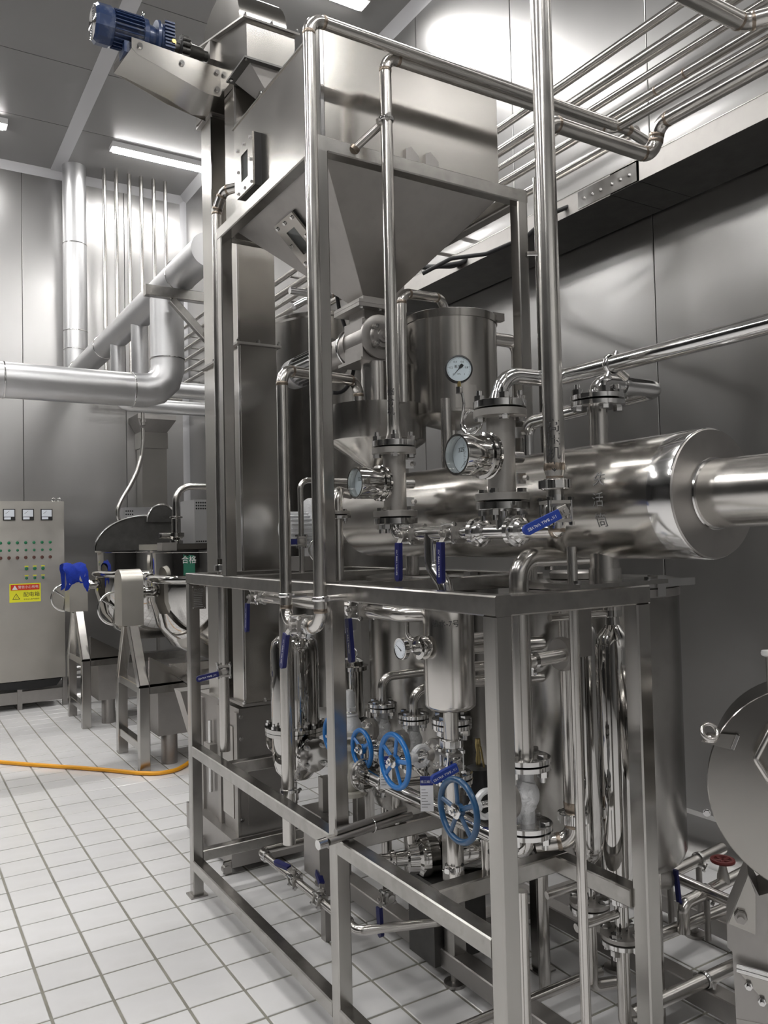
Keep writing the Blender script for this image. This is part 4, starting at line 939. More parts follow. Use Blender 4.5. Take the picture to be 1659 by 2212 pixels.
# heater column V5
v5 = thing('heater_pipe', 'upright steel pipe with slotted union at its foot, behind the front frame', 'pipe', (1.70, 1.755, .74))
part(v5, 'tube', MB().cyl((1.70, 1.755, .845), (1.70, 1.755, 1.44), .0265, n=26), 'pipe')
part(v5, 'side_flange', MB().lathe((1.66, 1.755, 1.285), Xp, [(0, .045), (.01, .05), (.03, .05), (.04, .03)], n=28), 'steel_dull')
part(v5, 'collar', MB().lathe((1.70, 1.755, .825), Zp, [(0, .024), (.02, .0275), (.03, .0275)], n=24), 'weld_tint')
union_nut(v5, (1.70, 1.755, .81), Zp, .040, .034)
tube_part(v5, 'elbow', [(1.70, 1.755, .80), (1.70, 1.755, .745), (1.62, 1.83, .725)], .025, bend=.05)
solo('drum_drain_pipe', MB().cyl((1.535, 1.56, .02), (1.535, 1.56, 1.60), .0135, n=22), 'pipe', 'slender vertical drain pipe from the drum running down past the front rail', 'pipe')
solo('hanging_plate', MB().box(1.575, 1.640, 1.600, 1.606, 1.30, 1.44), 'steel_dull', 'small flat plate hanging behind the front top rail', 'plate')
# polished column filters behind the right post
def filt(x, y, lab, r=.052):
    t = thing('column_filter', lab, 'filter', (x, y, .05), 'polished column filters')
    part(t, 'shell', MB().lathe((x, y, .60), Zp, [(0, .02), (.01, r*.55), (.03, r*.88), (.06, r), (.70, r), (.735, r*.86), (.76, r*.5), (.77, .02)], n=44), 'polished')
    part(t, 'top_neck', MB().lathe((x, y, 1.36), Zp, [(0, .022), (.03, .02), (.032, .028), (.05, .028), (.052, .02), (.075, .02)], n=26), 'polished')
    part(t, 'bottom_neck', MB().cyl((x, y, .47), (x, y, .61), .02, n=22), 'polished')
    union_nut(t, (x, y, .575), Zp, .026, .022)
    flange_joint(t, (x, y, .47), Zp, .062, m1='steel_dull', m2='bright', phase=.35)
    tube_part(t, 'drain', [(x, y, .46), (x, y, .22), (x+.10, y, .20)], .019, bend=.03, welds=False)
    tube_part(t, 'side_pipe', [(x-.02, y, .54), (x-.16, y+.02, .53)], .012, welds=False)
filt(1.80, 1.675, 'tall polished column filter just behind the right front post')
filt(1.875, 1.875, 'second polished column filter standing behind the first')
pipe('filter_link_pipe', 'thin level pipe joining the necks of the column filters', [(1.58, 1.70, 1.40), (1.80, 1.675, 1.40)], .011, welds=False)

# ---------------------------------------------------------------- process tanks
def tank(x, y, r, z0, z1, lab, lid):
    t = thing('process_tank', lab, 'tank', (x, y, 0), 'process tanks')
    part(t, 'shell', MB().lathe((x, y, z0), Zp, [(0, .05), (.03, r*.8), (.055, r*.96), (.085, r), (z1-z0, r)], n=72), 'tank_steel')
    part(t, 'rim', MB().lathe((x, y, z1), Zp, [(0, r+.004), (.028, r+.004), (.030, r-.002)], n=72), 'steel_dull')
    for k in range(3):
        a_ = .5+k*2*PI/3; part(t, 'leg', MB().cyl((x+r*.8*math.cos(a_), y+r*.8*math.sin(a_), 0), (x+r*.8*math.cos(a_), y+r*.8*math.sin(a_), z0+.06), .022, n=14), 'pipe')
    l = part(t, 'lid', MB().lathe((x, y, z1+.032), Zp, [(0, r+.006), (.022, r+.006), (.026, r*.96), (.030, .02)], n=72), 'steel_sheet')
    part(l, 'hatch', MB().lathe((x-lid, y, z1+.062), Zp, [(0, .09), (.02, .092), (.026, .085), (.028, .02)], n=36), 'steel_dull')
    part(l, 'hinge', MB().box(x-.02, x+.02, y-r-.012, y-r+.03, z1+.005, z1+.075), 'bright')
    return t
tank(2.20, 2.12, .285, .45, 1.415, 'big dark round tank with lifted lid behind the right front post', .1)
tank(2.04, 2.93, .285, .45, 1.415, 'big round tank behind the separator column and the globe valves', .05)
m = MB().box(2.0, 2.38, 1.83, 1.85, 1.45, 1.475); solo('lid_bar', m, 'bright', 'thin bright bar lying across the lid of the right tank', 'bar')
t = thing('tank_outlet_valve', 'flanged outlet valve with navy lever under the right tank', 'valve', (2.35, 2.1, .36))
part(t, 'body', MB().lathe((2.30, 2.06, .385), V((.8, -.3, 0)), [(0, .03), (.03, .03), (.032, .055), (.046, .055), (.05, .056), (.064, .056), (.066, .04), (.10, .04), (.11, .045), (.14, .03)], n=28), 'bead_blast')
part(t, 'lever', MB().bar((2.41, 1.98, .42), (2.41, 1.97, .31), .022, .012, up=Xp), 'blue_grip')

# ---------------------------------------------------------------- polished strainer and reducing valve
SX, SY = 1.45, 3.11
sf = thing('bag_strainer', 'polished domed strainer vessel with bolted middle flange at the left of the frame', 'strainer', (SX, SY, .60))
zf_ = at(637, 1573, X=SX).z
part(sf, 'dome', MB().lathe((SX, SY, zf_+.015), Zp, [(0, .101), (.31, .101), (.35, .094), (.375, .07), (.385, .03), (.386, .003)], n=56), 'polished')
part(sf, 'bowl', MB().lathe((SX, SY, zf_-.015), Zm, [(0, .099), (.10, .098), (.15, .088), (.185, .06), (.195, .003)], n=56), 'polished')
f = part(sf, 'flange', MB().lathe((SX, SY, zf_), Zp, [(0, .128), (.016, .128), (.017, .1)], n=48), 'polished'); f2 = part(sf, 'flange', MB().lathe((SX, SY, zf_-.003), Zm, [(0, .126), (.014, .126), (.015, .1)], n=48), 'polished')
for k in range(8):
    a_ = k*PI/4+.25; inst(f, 'nut', 'stud_end', stud_fn, 'bright', (SX+.115*math.cos(a_), SY+.115*math.sin(a_), zf_+.017), Zp, 1.0)
zn = .775
for s in (1, -1):
    part(sf, 'nozzle', MB().cyl((SX, SY+s*.07, zn), (SX, SY+s*.16, zn), .032, n=26), 'polished')
    fl_ = part(sf, 'nozzle_flange', MB().lathe((SX, SY+s*.148, zn), Yp*s, [(0, .066), (.013, .066), (.014, .06), (.017, .066) if s < 0 else (.015, .06), (.030, .066) if s < 0 else (.016, .05), (.031, .03)], n=40), 'polished')
    for k in range(4):
        a_ = .8+k*PI/2; inst(fl_, 'nut', 'stud_end', stud_fn, 'bright', (SX+.05*math.cos(a_), SY+s*(.148 if s > 0 else .179), zn+.05*math.sin(a_)), Ym, .95)
part(sf, 'leg', MB().box(SX+.06, SX+.10, SY-.12, SY-.08, 0, .66), 'steel_dull'); part(sf, 'leg_foot', MB().box(SX+.03, SX+.16, SY-.16, SY+.02, .50, .52), 'steel_dull')
part(sf, 'drain_tap', MB().lathe((SX-.02, SY-.02, zf_-.215), Zm, [(0, .012), (.03, .012), (.032, .018), (.07, .018), (.072, .012), (.15, .010)], n=16), 'bright')
part(sf, 'pedestal', MB().box(SX-.02, SX+.12, SY-.24, SY-.10, .30, .50), 'steel_dull')
pv = thing('reducing_valve', 'cream grey cast pressure reducing valve left of the steam manifold', 'valve', (LX+.02, 2.63, .68))
px_, py_ = LX+.02, 2.63
part(pv, 'body', MB().lathe((px_, py_, .71), Zp, [(0, .03), (.03, .042), (.08, .046), (.13, .034), (.17, .032)], n=30), 'cast_grey')
for z in (.70, .87, .92): part(pv, 'flange', MB().lathe((px_, py_, z), Zp, [(0, .056), (.016, .058), (.018, .05)], n=34), 'cast_grey')
part(pv, 'bonnet', MB().lathe((px_, py_, .935), Zp, [(0, .045), (.03, .04), (.05, .028), (.06, .026)], n=26), 'cast_silver')
part(pv, 'spring', MB().torus((px_, py_, 1.0), Zp, .022, .006), 'bright'); part(pv, 'spring', MB().torus((px_, py_, .99), Zp, .026, .005), 'cast_silver')
part(pv, 'cap_nut', MB().hexa((px_, py_, 1.0), Zp, .026, .018), 'cast_silver'); part(pv, 'cap', MB().lathe((px_, py_, 1.018), Zp, [(0, .020), (.05, .020), (.06, .015), (.064, .003)], n=22), 'cast_silver')
part(pv, 'nozzle', MB().cyl((px_, py_-.10, LZ), (px_, py_+.12, LZ), .026, n=22), 'cast_grey')
st2 = thing('rear_strainer', 'small polished pot with ring-handled domed lid behind the middle post', 'strainer', (1.86, 3.35, .9))
part(st2, 'pot', MB().lathe((1.80, 3.25, .82), Zp, [(0, .05), (.02, .056), (.22, .056), (.222, .078), (.24, .078), (.242, .06), (.26, .056), (.275, .035), (.28, .003)], n=36), 'polished')
part(st2, 'ring_handle', MB().torus((1.80, 3.22, 1.12), (1, .3, 0), .018, .003, n=24), 'bright')
part(st2, 'foot_flange', MB().lathe((1.80, 3.25, .80), Zp, [(0, .075), (.015, .075), (.02, .05)], n=30), 'dark_steel')
solo('grey_barrel', MB().lathe((1.86, 3.45, 1.19), Zp, [(0, .06), (.01, .075), (.20, .076)], n=36), 'cladding', 'dull grey barrel bottom behind the middle post under the rail', 'barrel')

# pipe along the top rail with two valves, and drop pipe
hz = 1.402; hx = 1.335
h1 = pipe('rail_side_pipe', 'level pipe along the inside of the left top rail between two valves', [(hx, 3.16, hz), (hx, 2.30, hz), (hx+.0, 2.10, hz-.002), (CX-.01, CY+.07, hz-.004)], .0235, bend=.05, welds=False)
ball_valve((hx, 3.20, hz), Yp, Xm, (0, .10, -1), 'ball valve with hanging navy lever at the far end under the left rail', r=.019, L=.075, grip=.105)
ball_valve((hx-.002, at(785, 1312, X=hx).y, hz), Yp, Xm, (0, -.12, -1), 'ball valve with hanging navy lever under the rail, right of the middle post', r=.021, L=.085, grip=.125)
for y in (3.14, 2.36): clamp(h1, (hx, y, hz), Yp, .025, (-1, 0, -.3))
vd = thing('drop_pipe', 'thick vertical pipe with clamp at its lower end, in front of the strainer vessel', 'pipe', (1.30, 2.865, .50))
tube_part(vd, 'tube', [(hx, 3.0, hz), (hx-.01, 2.90, hz), (1.30, 2.865, hz-.05), (1.30, 2.865, .48)], .0245, bend=.04, welds=False)
clamp(vd, (1.30, 2.865, at(621, 1706, X=1.30).z), Zp, .0255, (.8, -1, 0))
part(vd, 'tap_handle', MB().bar((1.26, 2.865, .665), (1.262, 2.92, .665), .012, .006, up=Zp, c=.002), 'blue_grip')
# vertical aspiration pipe on the far left
AX, AY = 1.283, 3.50
ap = thing('aspiration_pipe', 'tall thin vertical pipe from the hopper side down past the far frame post', 'pipe', (AX, AY, .69))
tube_part(ap, 'tube', [(1.42, 3.205, 3.235), (1.40, 3.30, 3.235), (AX+.02, 3.46, 3.235), (AX, AY, 3.15), (AX, AY, 1.56)], .0225, bend=.045)
tube_part(ap, 'lower_tube', [(AX, AY, 1.50), (AX, AY, .70)], .0235, welds=False); union_nut(ap, (AX, AY, 1.52), Zp, .031, .03)
ball_valve((AX, AY, at(481, 1447, X=AX).z), Zp, (-.3, -1, 0), (-.98, .10, -.16), 'ball valve with level navy lever on the far left vertical pipe', r=.021, L=.08, grip=.085)

# ---------------------------------------------------------------- things low down
pu = thing('transfer_pump', 'small polished centrifugal pump lying inside the frame near the floor', 'pump', (1.75, 2.45, .30))
pc = at(905, 1850, X=1.72)
part(pu, 'volute', MB().lathe(pc + V((.0, 0, 0)), V((.9, -.3, 0)), [(-.05, .03), (-.045, .055), (-.01, .062), (0, .078), (.012, .08), (.03, .08), (.034, .068), (.07, .066), (.08, .05)], n=36), 'polished')
part(pu, 'motor', MB().lathe(pc + V((.08, -.027, 0)), V((.9, -.3, 0)), [(0, .06), (.02, .072), (.22, .072), (.24, .05)], n=32), 'polished')
part(pu, 'suction', MB().lathe(pc + V((-.04, .013, 0)), V((-.9, .3, 0)), [(0, .028), (.05, .026), (.055, .034), (.07, .034), (.075, .024), (.13, .024)], n=24), 'polished')
part(pu, 'discharge', MB().cyl(pc + V((-.03, .01, .03)), pc + V((-.03, .01, .15)), .017, n=18), 'pipe')
clamp(pu, pc + V((-.03, .01, .11)), Zp, .018, (-1, 0, 0)); clamp(pu, pc + V((-.10, .033, 0)), V((.9, -.3, 0)), .027, (-.3, -1, -.4))
part(pu, 'pedestal', MB().box(pc.x-.02, pc.x+.22, pc.y-.12, pc.y+.05, .06, pc.z-.06), 'dark_steel')
part(pu, 'sticker', MB().prism([pc + V((.13, -.075, .062)), pc + V((.17, -.085, .062)), pc + V((.165, -.05, .074)), pc + V((.13, -.045, .074))], (0, 0, .001)), 'sign_yellow')
bm = thing('booster_pump', 'black round booster pump body with brass tap behind the corner post', 'pump', (1.66, 1.98, .70))
bp0 = at(1035, 1720, X=1.66)
part(bm, 'body', MB().lathe((bp0.x, bp0.y, .70), Zp, [(0, .055), (.12, .055), (.14, .045), (.17, .042), (.18, .02)], n=30), 'black')
part(bm, 'tap_stem', MB().lathe((bp0.x, bp0.y, .88), Zp, [(0, .008), (.02, .009), (.04, .006), (.06, .010), (.085, .009)], n=14), 'brass')
part(bm, 'tap_lever', MB().bar((bp0.x-.005, bp0.y-.02, .945), (bp0.x+.008, bp0.y-.03, .835), .007, .004, up=Yp, c=.001), 'brass')
dr_ = thing('floor_drain_pipe', 'low drain pipe with two clamped valves running over the tiles inside the frame', 'pipe', (1.40, 2.9, .24))
dz = .262
tube_part(dr_, 'tube', [(1.75, 3.40, dz), (1.40, 3.40, dz), (1.40, 2.52, dz), (1.66, 2.42, dz), (1.75, 2.40, dz)], .0165, bend=.035, welds=False)
for y in (3.33, 2.60): part(dr_, 'ferrule', MB().lathe((1.40, y-.012, dz), Yp, [(0, .018), (.004, .024), (.02, .024), (.024, .018)], n=20), 'bright')
ball_valve((1.40, at(638, 1890, X=1.40).y, dz), Yp, (-.2, 0, 1), (-.3, 1, .05), 'clamped drain valve with flat navy lever, upper left of the low pair', r=.015, L=.07, grip=.07, txt=False)
ball_valve((1.40, at(692, 1930, X=1.40).y, dz), Yp, (.3, 0, 1), (.25, 1, .3), 'clamped drain valve with navy lever close behind the middle post', r=.015, L=.07, grip=.06, txt=False)
lv = at(828, 1940, X=1.50)
ball_valve((1.52, lv.y, lv.z), Yp, Xm, (0, -.08, -1), 'drain valve with a long navy lever hanging near the floor', r=.013, L=.05, grip=.085, txt=False)
bu = thing('tube_bundle', 'bundle of thin dark steel tubes resting across the middle post', 'tube bundle', (1.35, 2.26, .70))
pa, pb = at(690, 1826, Y=2.235), at(866, 1766, Y=2.27)
dd = (pb-pa).normalized()
for k, (a_, b_) in enumerate(((-.011, 0), (.011, 0), (0, .019), (.006, -.004))):
    off = V((0, -a_*.9, b_+.004)); part(bu, 'tube', MB().lathe(pa + off + dd*(.03*k if k < 3 else .1), dd, [(0, .0105), ((pb-pa).length - .02*k, .0105), ((pb-pa).length-.02*k, .009)], n=14), 'steel_dull')
part(bu, 'flat_tube_end', MB().lathe(pa - dd*.006 + V((0, 0, .002)), dd, [(0, .0150), (.03, .0155), (.03, .012), (.004, .0125)], n=20), 'bright')
part(bu, 'tie_wire', MB().torus(pa + dd*.20 + V((0, 0, .008)), dd, .022, .0022, n=20, m=6), 'bright')
bs = thing('tank_skid', 'dark steel base frame of the tanks lying on the tiles', 'frame', (2.0, 2.5, 0))
for p0, p1 in (((1.76, 3.55, .09), (1.76, 1.30, .09)), ((2.32, 3.55, .09), (2.32, 1.1, .09)), ((2.78, 3.3, .09), (2.78, 1.1, .09)), ((1.79, 2.62, .09), (2.75, 2.62, .09)), ((1.79, 1.45, .09), (2.75, 1.45, .09))): part(bs, 'rail', MB().bar(p0, p1, .07, .07), 'steel_dull')
for x, y in ((1.76, 3.5), (1.76, 2.45), (1.76, 1.5), (2.32, 3.3), (2.32, 2.2), (2.78, 2.2), (2.32, 1.2), (2.78, 1.2)): part(bs, 'foot', MB().lathe((x, y, 0), Zp, [(0, .04), (.012, .04), (.016, .014), (.056, .014)], n=20), 'steel_dull')
part(bs, 'upright', MB().bar((1.76, 2.44, .12), (1.76, 2.44, .58), .06, .06), 'steel_rail')
solo('post_foot_pipe', MB().cyl((1.415, 1.66, .02), (1.415, 1.66, .70), .0165, n=20), 'pipe', 'short vertical pipe standing behind the front corner post', 'pipe')
pipe('floor_cross_pipe', 'bright level pipe just above the tiles behind the front corner post', [(1.36, 2.06, .12), (2.10, 2.06, .12)], .0175, welds=False)
for (z, y, xa, xb, r, lab) in ((.20, 2.0, 2.15, 2.95, .021, 'level pipe near the floor beside the right tank, the upper thick one'), (.15, 1.787, 1.95, 2.75, .0225, 'level pipe near the floor with a clip and stand, at the lower right')):
    t = pipe('floor_pipe', lab, [(xa, y, z), (xb, y, z)], r, welds=False)
    if z < .18: clip(t, (2.30, y, z), r, (2.30, y, .125), Xp)
pm_ = thing('drain_manifold', 'dark grid of low pipes with clamps and a red wheel valve near the right wall', 'pipe', (2.6, 2.4, .3))
a0, a1, b0, b1 = at(1425, 1898, Z=.33), at(1560, 1832, Z=.33), at(1475, 1953, Z=.30), at(1612, 1882, Z=.30)
tube_part(pm_, 'tube', [a0, a1], .0225, welds=False); tube_part(pm_, 'tube', [a0 + V((.05, 0, 0)), b0, b1] if False else [b0 + V((-.0, 0, -.1)), b0, b1], .0225, bend=.03, welds=False)
for p in (a0.lerp(a1, .15), a0.lerp(a1, .6), b0.lerp(b1, .35)): clamp(pm_, p, Xp, .0235, (0, -1, -.5)); part(pm_, 'stand', MB().cyl((p.x, p.y, .125), (p.x, p.y, p.z-.02), .012, n=12), 'steel_dull')
rw = b0.lerp(b1, .62)
part(pm_, 'valve_body', MB().lathe(rw, Zp, [(0, .024), (.03, .022), (.05, .016), (.07, .012)], n=18), 'bead_blast')
m = MB().torus(rw + Zp*.085, Zp, .038, .008, n=30, m=8)
for k in range(5): m.bar(rw + Zp*.085, rw + Zp*.085 + V((math.cos(k*1.2566), math.sin(k*1.2566), 0))*.036, .012, .008, c=.002)
part(pm_, 'red_handwheel', m, 'red_wheel')
tube_part(pm_, 'tube', [a0 + V((.06, 0, 0)), a0 + V((.10, -.45, -.03))], .02, welds=False); tube_part(pm_, 'tube', [b0.lerp(b1, .35), b0.lerp(b1, .35) + V((.05, -.4, -.03))], .02, welds=False)
# hanging tags
def paper_tag(c, lab):
    t = thing('paper_tag', lab, 'tag', c - Zp*.055, 'paper tags on the valves')
    u = V((.83, -.55, 0)).normalized(); n = V((-.55, -.83, 0)).normalized(); w = .0195
    rings = []
    for k in range(9):
        s = k/8; z = -.052 + .104*s; bend_ = n*(.006*math.sin(s*3.0) + .003*(1-s)); rings.append([c + V((0, 0, z)) + bend_ + u*w, c + V((0, 0, z)) + bend_ - u*w, c + V((0, 0, z)) + bend_ - u*w - n*.0006, c + V((0, 0, z)) + bend_ + u*w - n*.0006])
    part(t, 'sheet', MB().sweep(rings), 'paper')
    hd = MB().prism([c + V((0, 0, .026)) + u*w + n*.0068, c + V((0, 0, .026)) - u*w + n*.0068, c + V((0, 0, .052)) - u*w + n*.0022, c + V((0, 0, .052)) + u*w + n*.0022], -n*.0007); h_ = part(t, 'blue_header', hd, 'tag_blue')
    part(h_, 'lettering', text('精工阀门', .009).xf(basis(c + V((0, 0, .036)) + n*.0068, u, Zp)), 'white')
    pl_ = MB()
    for k in range(7):
        z = .012 - k*.0085; L_ = random.uniform(.012, .030); b = basis(c + V((0, 0, z)) + n*.0076, u, Zp)
        pl_.add([b @ V(p) for p in ((-.016, 0, 0), (-.016+L_, 0, 0), (-.016+L_, .0018, 0), (-.016, .0018, 0))], [(0, 1, 2, 3)])
    part(t, 'print_line', pl_, 'ink_soft')
    part(t, 'wire', MB().tube([c + Zp*.05, c + V((.004, -.004, .075)), c + V((-.002, .002, .10)), c + V((-.004, .004, .05))], .0007, bend=.004, n=6, seg=3), 'ink_soft')
paper_tag(at(834, 1668, X=1.37), 'white paper tag with blue header hanging behind a blue handwheel')
paper_tag(at(922, 1714, X=1.375), 'white paper tag with blue header hanging free between two blue handwheels')
# thin instrument line
pipe('impulse_line', 'thin bent tube dropping beside the tank left of the thermometer', [(1.66, 2.56, 1.44), (1.66, 2.56, 1.255), (1.76, 2.40, 1.24), (1.80, 2.35, 1.24)], .009, bend=.03, welds=False)
# ---------------------------------------------------------------- machine at the right edge
nd = V((-.80, -.59, .06)).normalized(); ru = V((.59, -.80, 0)).normalized(); rw_ = ru.cross(nd); rw_ = rw_ if rw_.z > 0 else -rw_
c0 = at(1772, 1712, Y=1.06)
def onp(px, py, off=0.0):
    """point of the lid plane seen at a pixel"""
    d = RIGHT*((px-829.5)/FPX) + DOWN*((py-1106)/FPX) + FWD; o = V((0, 0, HC))
    return o + d*((c0 + nd*off - o).dot(nd)/d.dot(nd))
Rl = (onp(1529, 1712) - c0).length
rm = thing('round_cooker', 'round brushed steel lid of a cooker cut off at the right edge', 'cooker', (c0.x, c0.y, 0))
ld = part(rm, 'lid', MB().lathe(c0 - nd*.012, nd, [(0, Rl), (.010, Rl), (.012, Rl-.002), (.016, Rl*.5), (.018, .02)], n=80), 'steel_sheet')
part(rm, 'drum_body', MB().lathe(c0 - nd*.014, -nd, [(0, Rl*.95), (.30, Rl*.95), (.34, Rl*.8), (.36, .05)], n=64), 'steel_sheet')
part(ld, 'handle', MB().tube([onp(1668, 1570, .002), onp(1668, 1570, .05), onp(1632, 1640, .05), onp(1662, 1688, .05), onp(1662, 1688, .002)], .0065, bend=.014, n=14), 'pipe')
lg = [onp(*p, .016) for p in ((1514, 1602), (1528, 1583), (1592, 1588), (1580, 1620))]
lug = part(rm, 'lug_plate', MB().prism(lg, -nd*.008), 'steel_sheet')
part(lug, 'lug_rib', MB().bar(onp(1582, 1618, .018), onp(1594, 1588, .018), .008, .012, up=nd, c=.001), 'bright')
ec = onp(1533, 1581, .026)
part(lug, 'eye_bolt', MB().torus(ec, V((-.35, -.75, .55)), .0185, .0056, n=32).add(*(lambda q: (q.v, q.f))(MB().lathe(ec - Zp*.022, Zp, [(0, .014), (.004, .016), (.008, .010), (.014, .006)], n=16))), 'pipe')
inst(rm, 'stud', 'bolt_head', bolt_fn, 'bright', onp(1527, 1756, -.01), nd, .7)
pl = [(1616, 1888), (1571, 1995), (1571, 2046), (1582, 2056), (1592, 2230), (1760, 2230), (1760, 1900), (1640, 1935)]
front = [onp(*p, -.03) for p in pl]
bl = part(rm, 'bearing_block', MB().prism(front, -nd*.14), 'steel_dull')
part(rm, 'block_cheek', MB().prism([onp(*p, -.028) for p in ((1616, 1890), (1574, 1994), (1632, 2018), (1632, 1930))], nd*.004), 'steel_sheet')
inst(bl, 'bolt', 'stud_end', stud_fn, 'steel_dull', onp(1600, 1979, -.022), nd, 1.3)
zlow = min(p.z for p in front)
lo = [front[4], front[5]]
part(rm, 'column', MB().prism([V((p.x, p.y, 0)) for p in (lo[0], lo[1], lo[1]-nd*.13, lo[0]-nd*.13)], (0, 0, zlow+.03)), 'steel_dull')
gp = [onp(*p, -.015) for p in ((1590, 2090), (1680, 2118), (1680, 2182), (1650, 2160))]
gs = part(rm, 'gusset', MB().prism(gp, nd*.006), 'steel_sheet')
for p in ((1617, 2128), (1646, 2162)): inst(gs, 'bolt', 'stud_end', stud_fn, 'bright', onp(*p, -.008), nd, .8)
for dy in (0, 9): part(gs, 'edge_bar', MB().bar(onp(1591, 2086+dy, -.008), onp(1690, 2114+dy, -.008), .010, .010, up=nd, c=.002), 'bright')
kn = onp(1660, 1408, -.1)
ck = thing('cap_knob', 'pale round knob on a thin rod at the right edge', 'knob', kn + Zm*.30)
part(ck, 'rod', MB().cyl(kn + Zm*.30, kn + Zm*.008, .005, .007, n=14), 'steel_dull'); part(ck, 'knob', MB().lathe(kn + Zm*.012, Zp, [(0, .010), (.004, .0165), (.009, .0175), (.015, .016), (.017, .003)], n=28), 'white')

# ---------------------------------------------------------------- ducts at the back
def duct(name, label, pts, r, rings=(), bend=None, seg=3, mat_='cladding'):
    t = thing(name, label, 'duct', min(pts, key=lambda p: p[2])); part(t, 'shell', MB().tube(pts, r, bend or r*1.4, 30, seg), mat_, ang=28)
    for p, a in rings: part(t, 'seam_ring', MB().lathe(V(p) - V(a).normalized()*.006, a, [(0, r), (.003, r+.005), (.009, r+.005), (.012, r)], n=30), 'bright')
    return t
UX, UZ, UR = 1.70, 3.462, .108
duct('main_duct', 'long grey clad duct running away under the ceiling towards the back wall', [(UX, 4.80, UZ), (UX, 9.02, UZ)], UR, [((UX, y, UZ), Yp) for y in (5.35, 7.6, 8.75)])
duct('ceiling_duct', 'fat vertical grey duct from the ceiling in front of the back wall', [(1.725, 9.10, 3.45), (1.725, 9.10, ZC)], .123, [((1.725, 9.10, z), Zp) for z in (3.75, 3.95, 4.9)])
duct('branch_duct', 'grey clad duct entering from the left and turning up with a segmented elbow', [(-1.2, 5.68, 2.715), (UX, 5.68, 2.715), (UX, 5.68, 3.38)], .118, [((.63, 5.68, 2.715), Xp), ((1.45, 5.68, 2.715), Xp), ((UX, 5.68, 2.95), Zp)], bend=.17, seg=3)
duct('branch_duct', 'slim grey vertical branch under the long duct, nearer to the big elbow', [(UX, 6.42, 3.40), (UX, 6.42, 2.88), (2.75, 6.42, 2.88)], .066, bend=.10)
duct('branch_duct', 'slim grey vertical branch under the long duct, farther from the big elbow', [(UX, 7.14, 3.40), (UX, 7.14, 2.86), (2.75, 7.14, 2.86)], .062, bend=.10)
ds = thing('duct_support', 'steel angle beam with diagonal brace holding the long duct', 'bracket', (1.98, 5.30, 0))
part(ds, 'beam', MB().bar((1.44, 5.30, 3.31), (2.02, 5.30, 3.31), .06, .07), 'steel_rail'); part(ds, 'brace', MB().bar((1.62, 5.30, 3.27), (1.99, 5.30, 2.90), .05, .05), 'steel_rail')
part(ds, 'post', MB().bar((1.99, 5.30, 0), (1.99, 5.30, 3.275), .06, .06), 'steel_tube')
tops = [226, 252, 280, 306, 333, 358]
names6 = ('first', 'second', 'third', 'fourth', 'fifth', 'sixth')
for k, px in enumerate(tops):
    x = at(px, 500, Y=9.0).x
    solo('ceiling_pipe', MB().cyl((x, 9.0, 3.28), (x, 9.0, ZC), .0225, n=16), 'pipe', names6[k] + ' of six thin vertical pipes from the left, below the ceiling lamp', 'pipe', 'six thin pipes from the ceiling')
solo('header_pipe', MB().cyl((1.95, 9.0, 3.27), (2.85, 9.0, 3.27), .03, n=18), 'pipe', 'level header pipe at the foot of the six thin pipes', 'pipe')
for k in range(6):
    z = 3.50 + k*.128
    t = pipe('pier_pipe', ('lowest', 'second lowest', 'third lowest', 'third highest', 'second highest', 'highest')[k] + ' of six short pipes beside the tall elevator leg', [(2.93, 6.6, z), (2.93, 9.348, z)], .0205, welds=False, group='pipes at the far corner'); part(t, 'wall_bracket', MB().bar((2.93, 8.9, z-.025), (XP, 8.9, z-.025), .03, .008, c=.001), 'steel_dull')
t = pipe('hose_drop_pipe', 'vertical pipe with two couplings beside the elevator leg', [(1.855, 5.255, 3.33), (1.855, 5.255, 2.60), (1.885, 5.24, 2.45), (1.97, 5.2, 2.34)], .017, bend=.06, welds=False)
for z in (3.02, 2.98, 2.67, 2.64): part(t, 'coupling', MB().hexa((1.855, 5.255, z+.03), Zp, .026, .022), 'steel_dull')
hd_ = thing('exhaust_chimney', 'flat rectangular steel flue with flared top against the back wall', 'flue', (2.55, 9.2, 1.2))
part(hd_, 'flue', MB().box(2.42, 2.70, 9.10, 9.34, 1.2, 2.86), 'steel_sheet'); part(hd_, 'collar', MB().box(2.405, 2.71, 9.085, 9.345, 2.72, 2.90), 'steel_sheet')
m = MB().sweep([[V((2.41-d, 9.09-d*2, z)), V((2.70+d, 9.09-d*2, z)), V((2.70+d, 9.34, z)), V((2.41-d, 9.34, z))] for z, d in ((2.90, 0), (3.03, .07), (3.08, .07))]); part(hd_, 'flare', m, 'steel_dull')
cp_ = [at(x, y, Y=8.6) for x, y in ((308, 925), (309, 950), (306, 985), (296, 1020), (281, 1050), (264, 1078), (254, 1100), (254, 1117), (261, 1130), (278, 1142))]
hs = solo('braided_hose', MB().tube(cp_, .023, bend=.15, n=14), 'pipe', 'braided steel hose hanging in a curve before the back wall', 'hose')
solo('hose_pipe', MB().lathe((2.30, 8.6, 2.90), Zp, [(0, .026), (.03, .026), (.032, .034), (.06, .034), (.062, .02), (.5, .02)], n=18), 'pipe', 'short vertical pipe holding the braided hose', 'pipe')

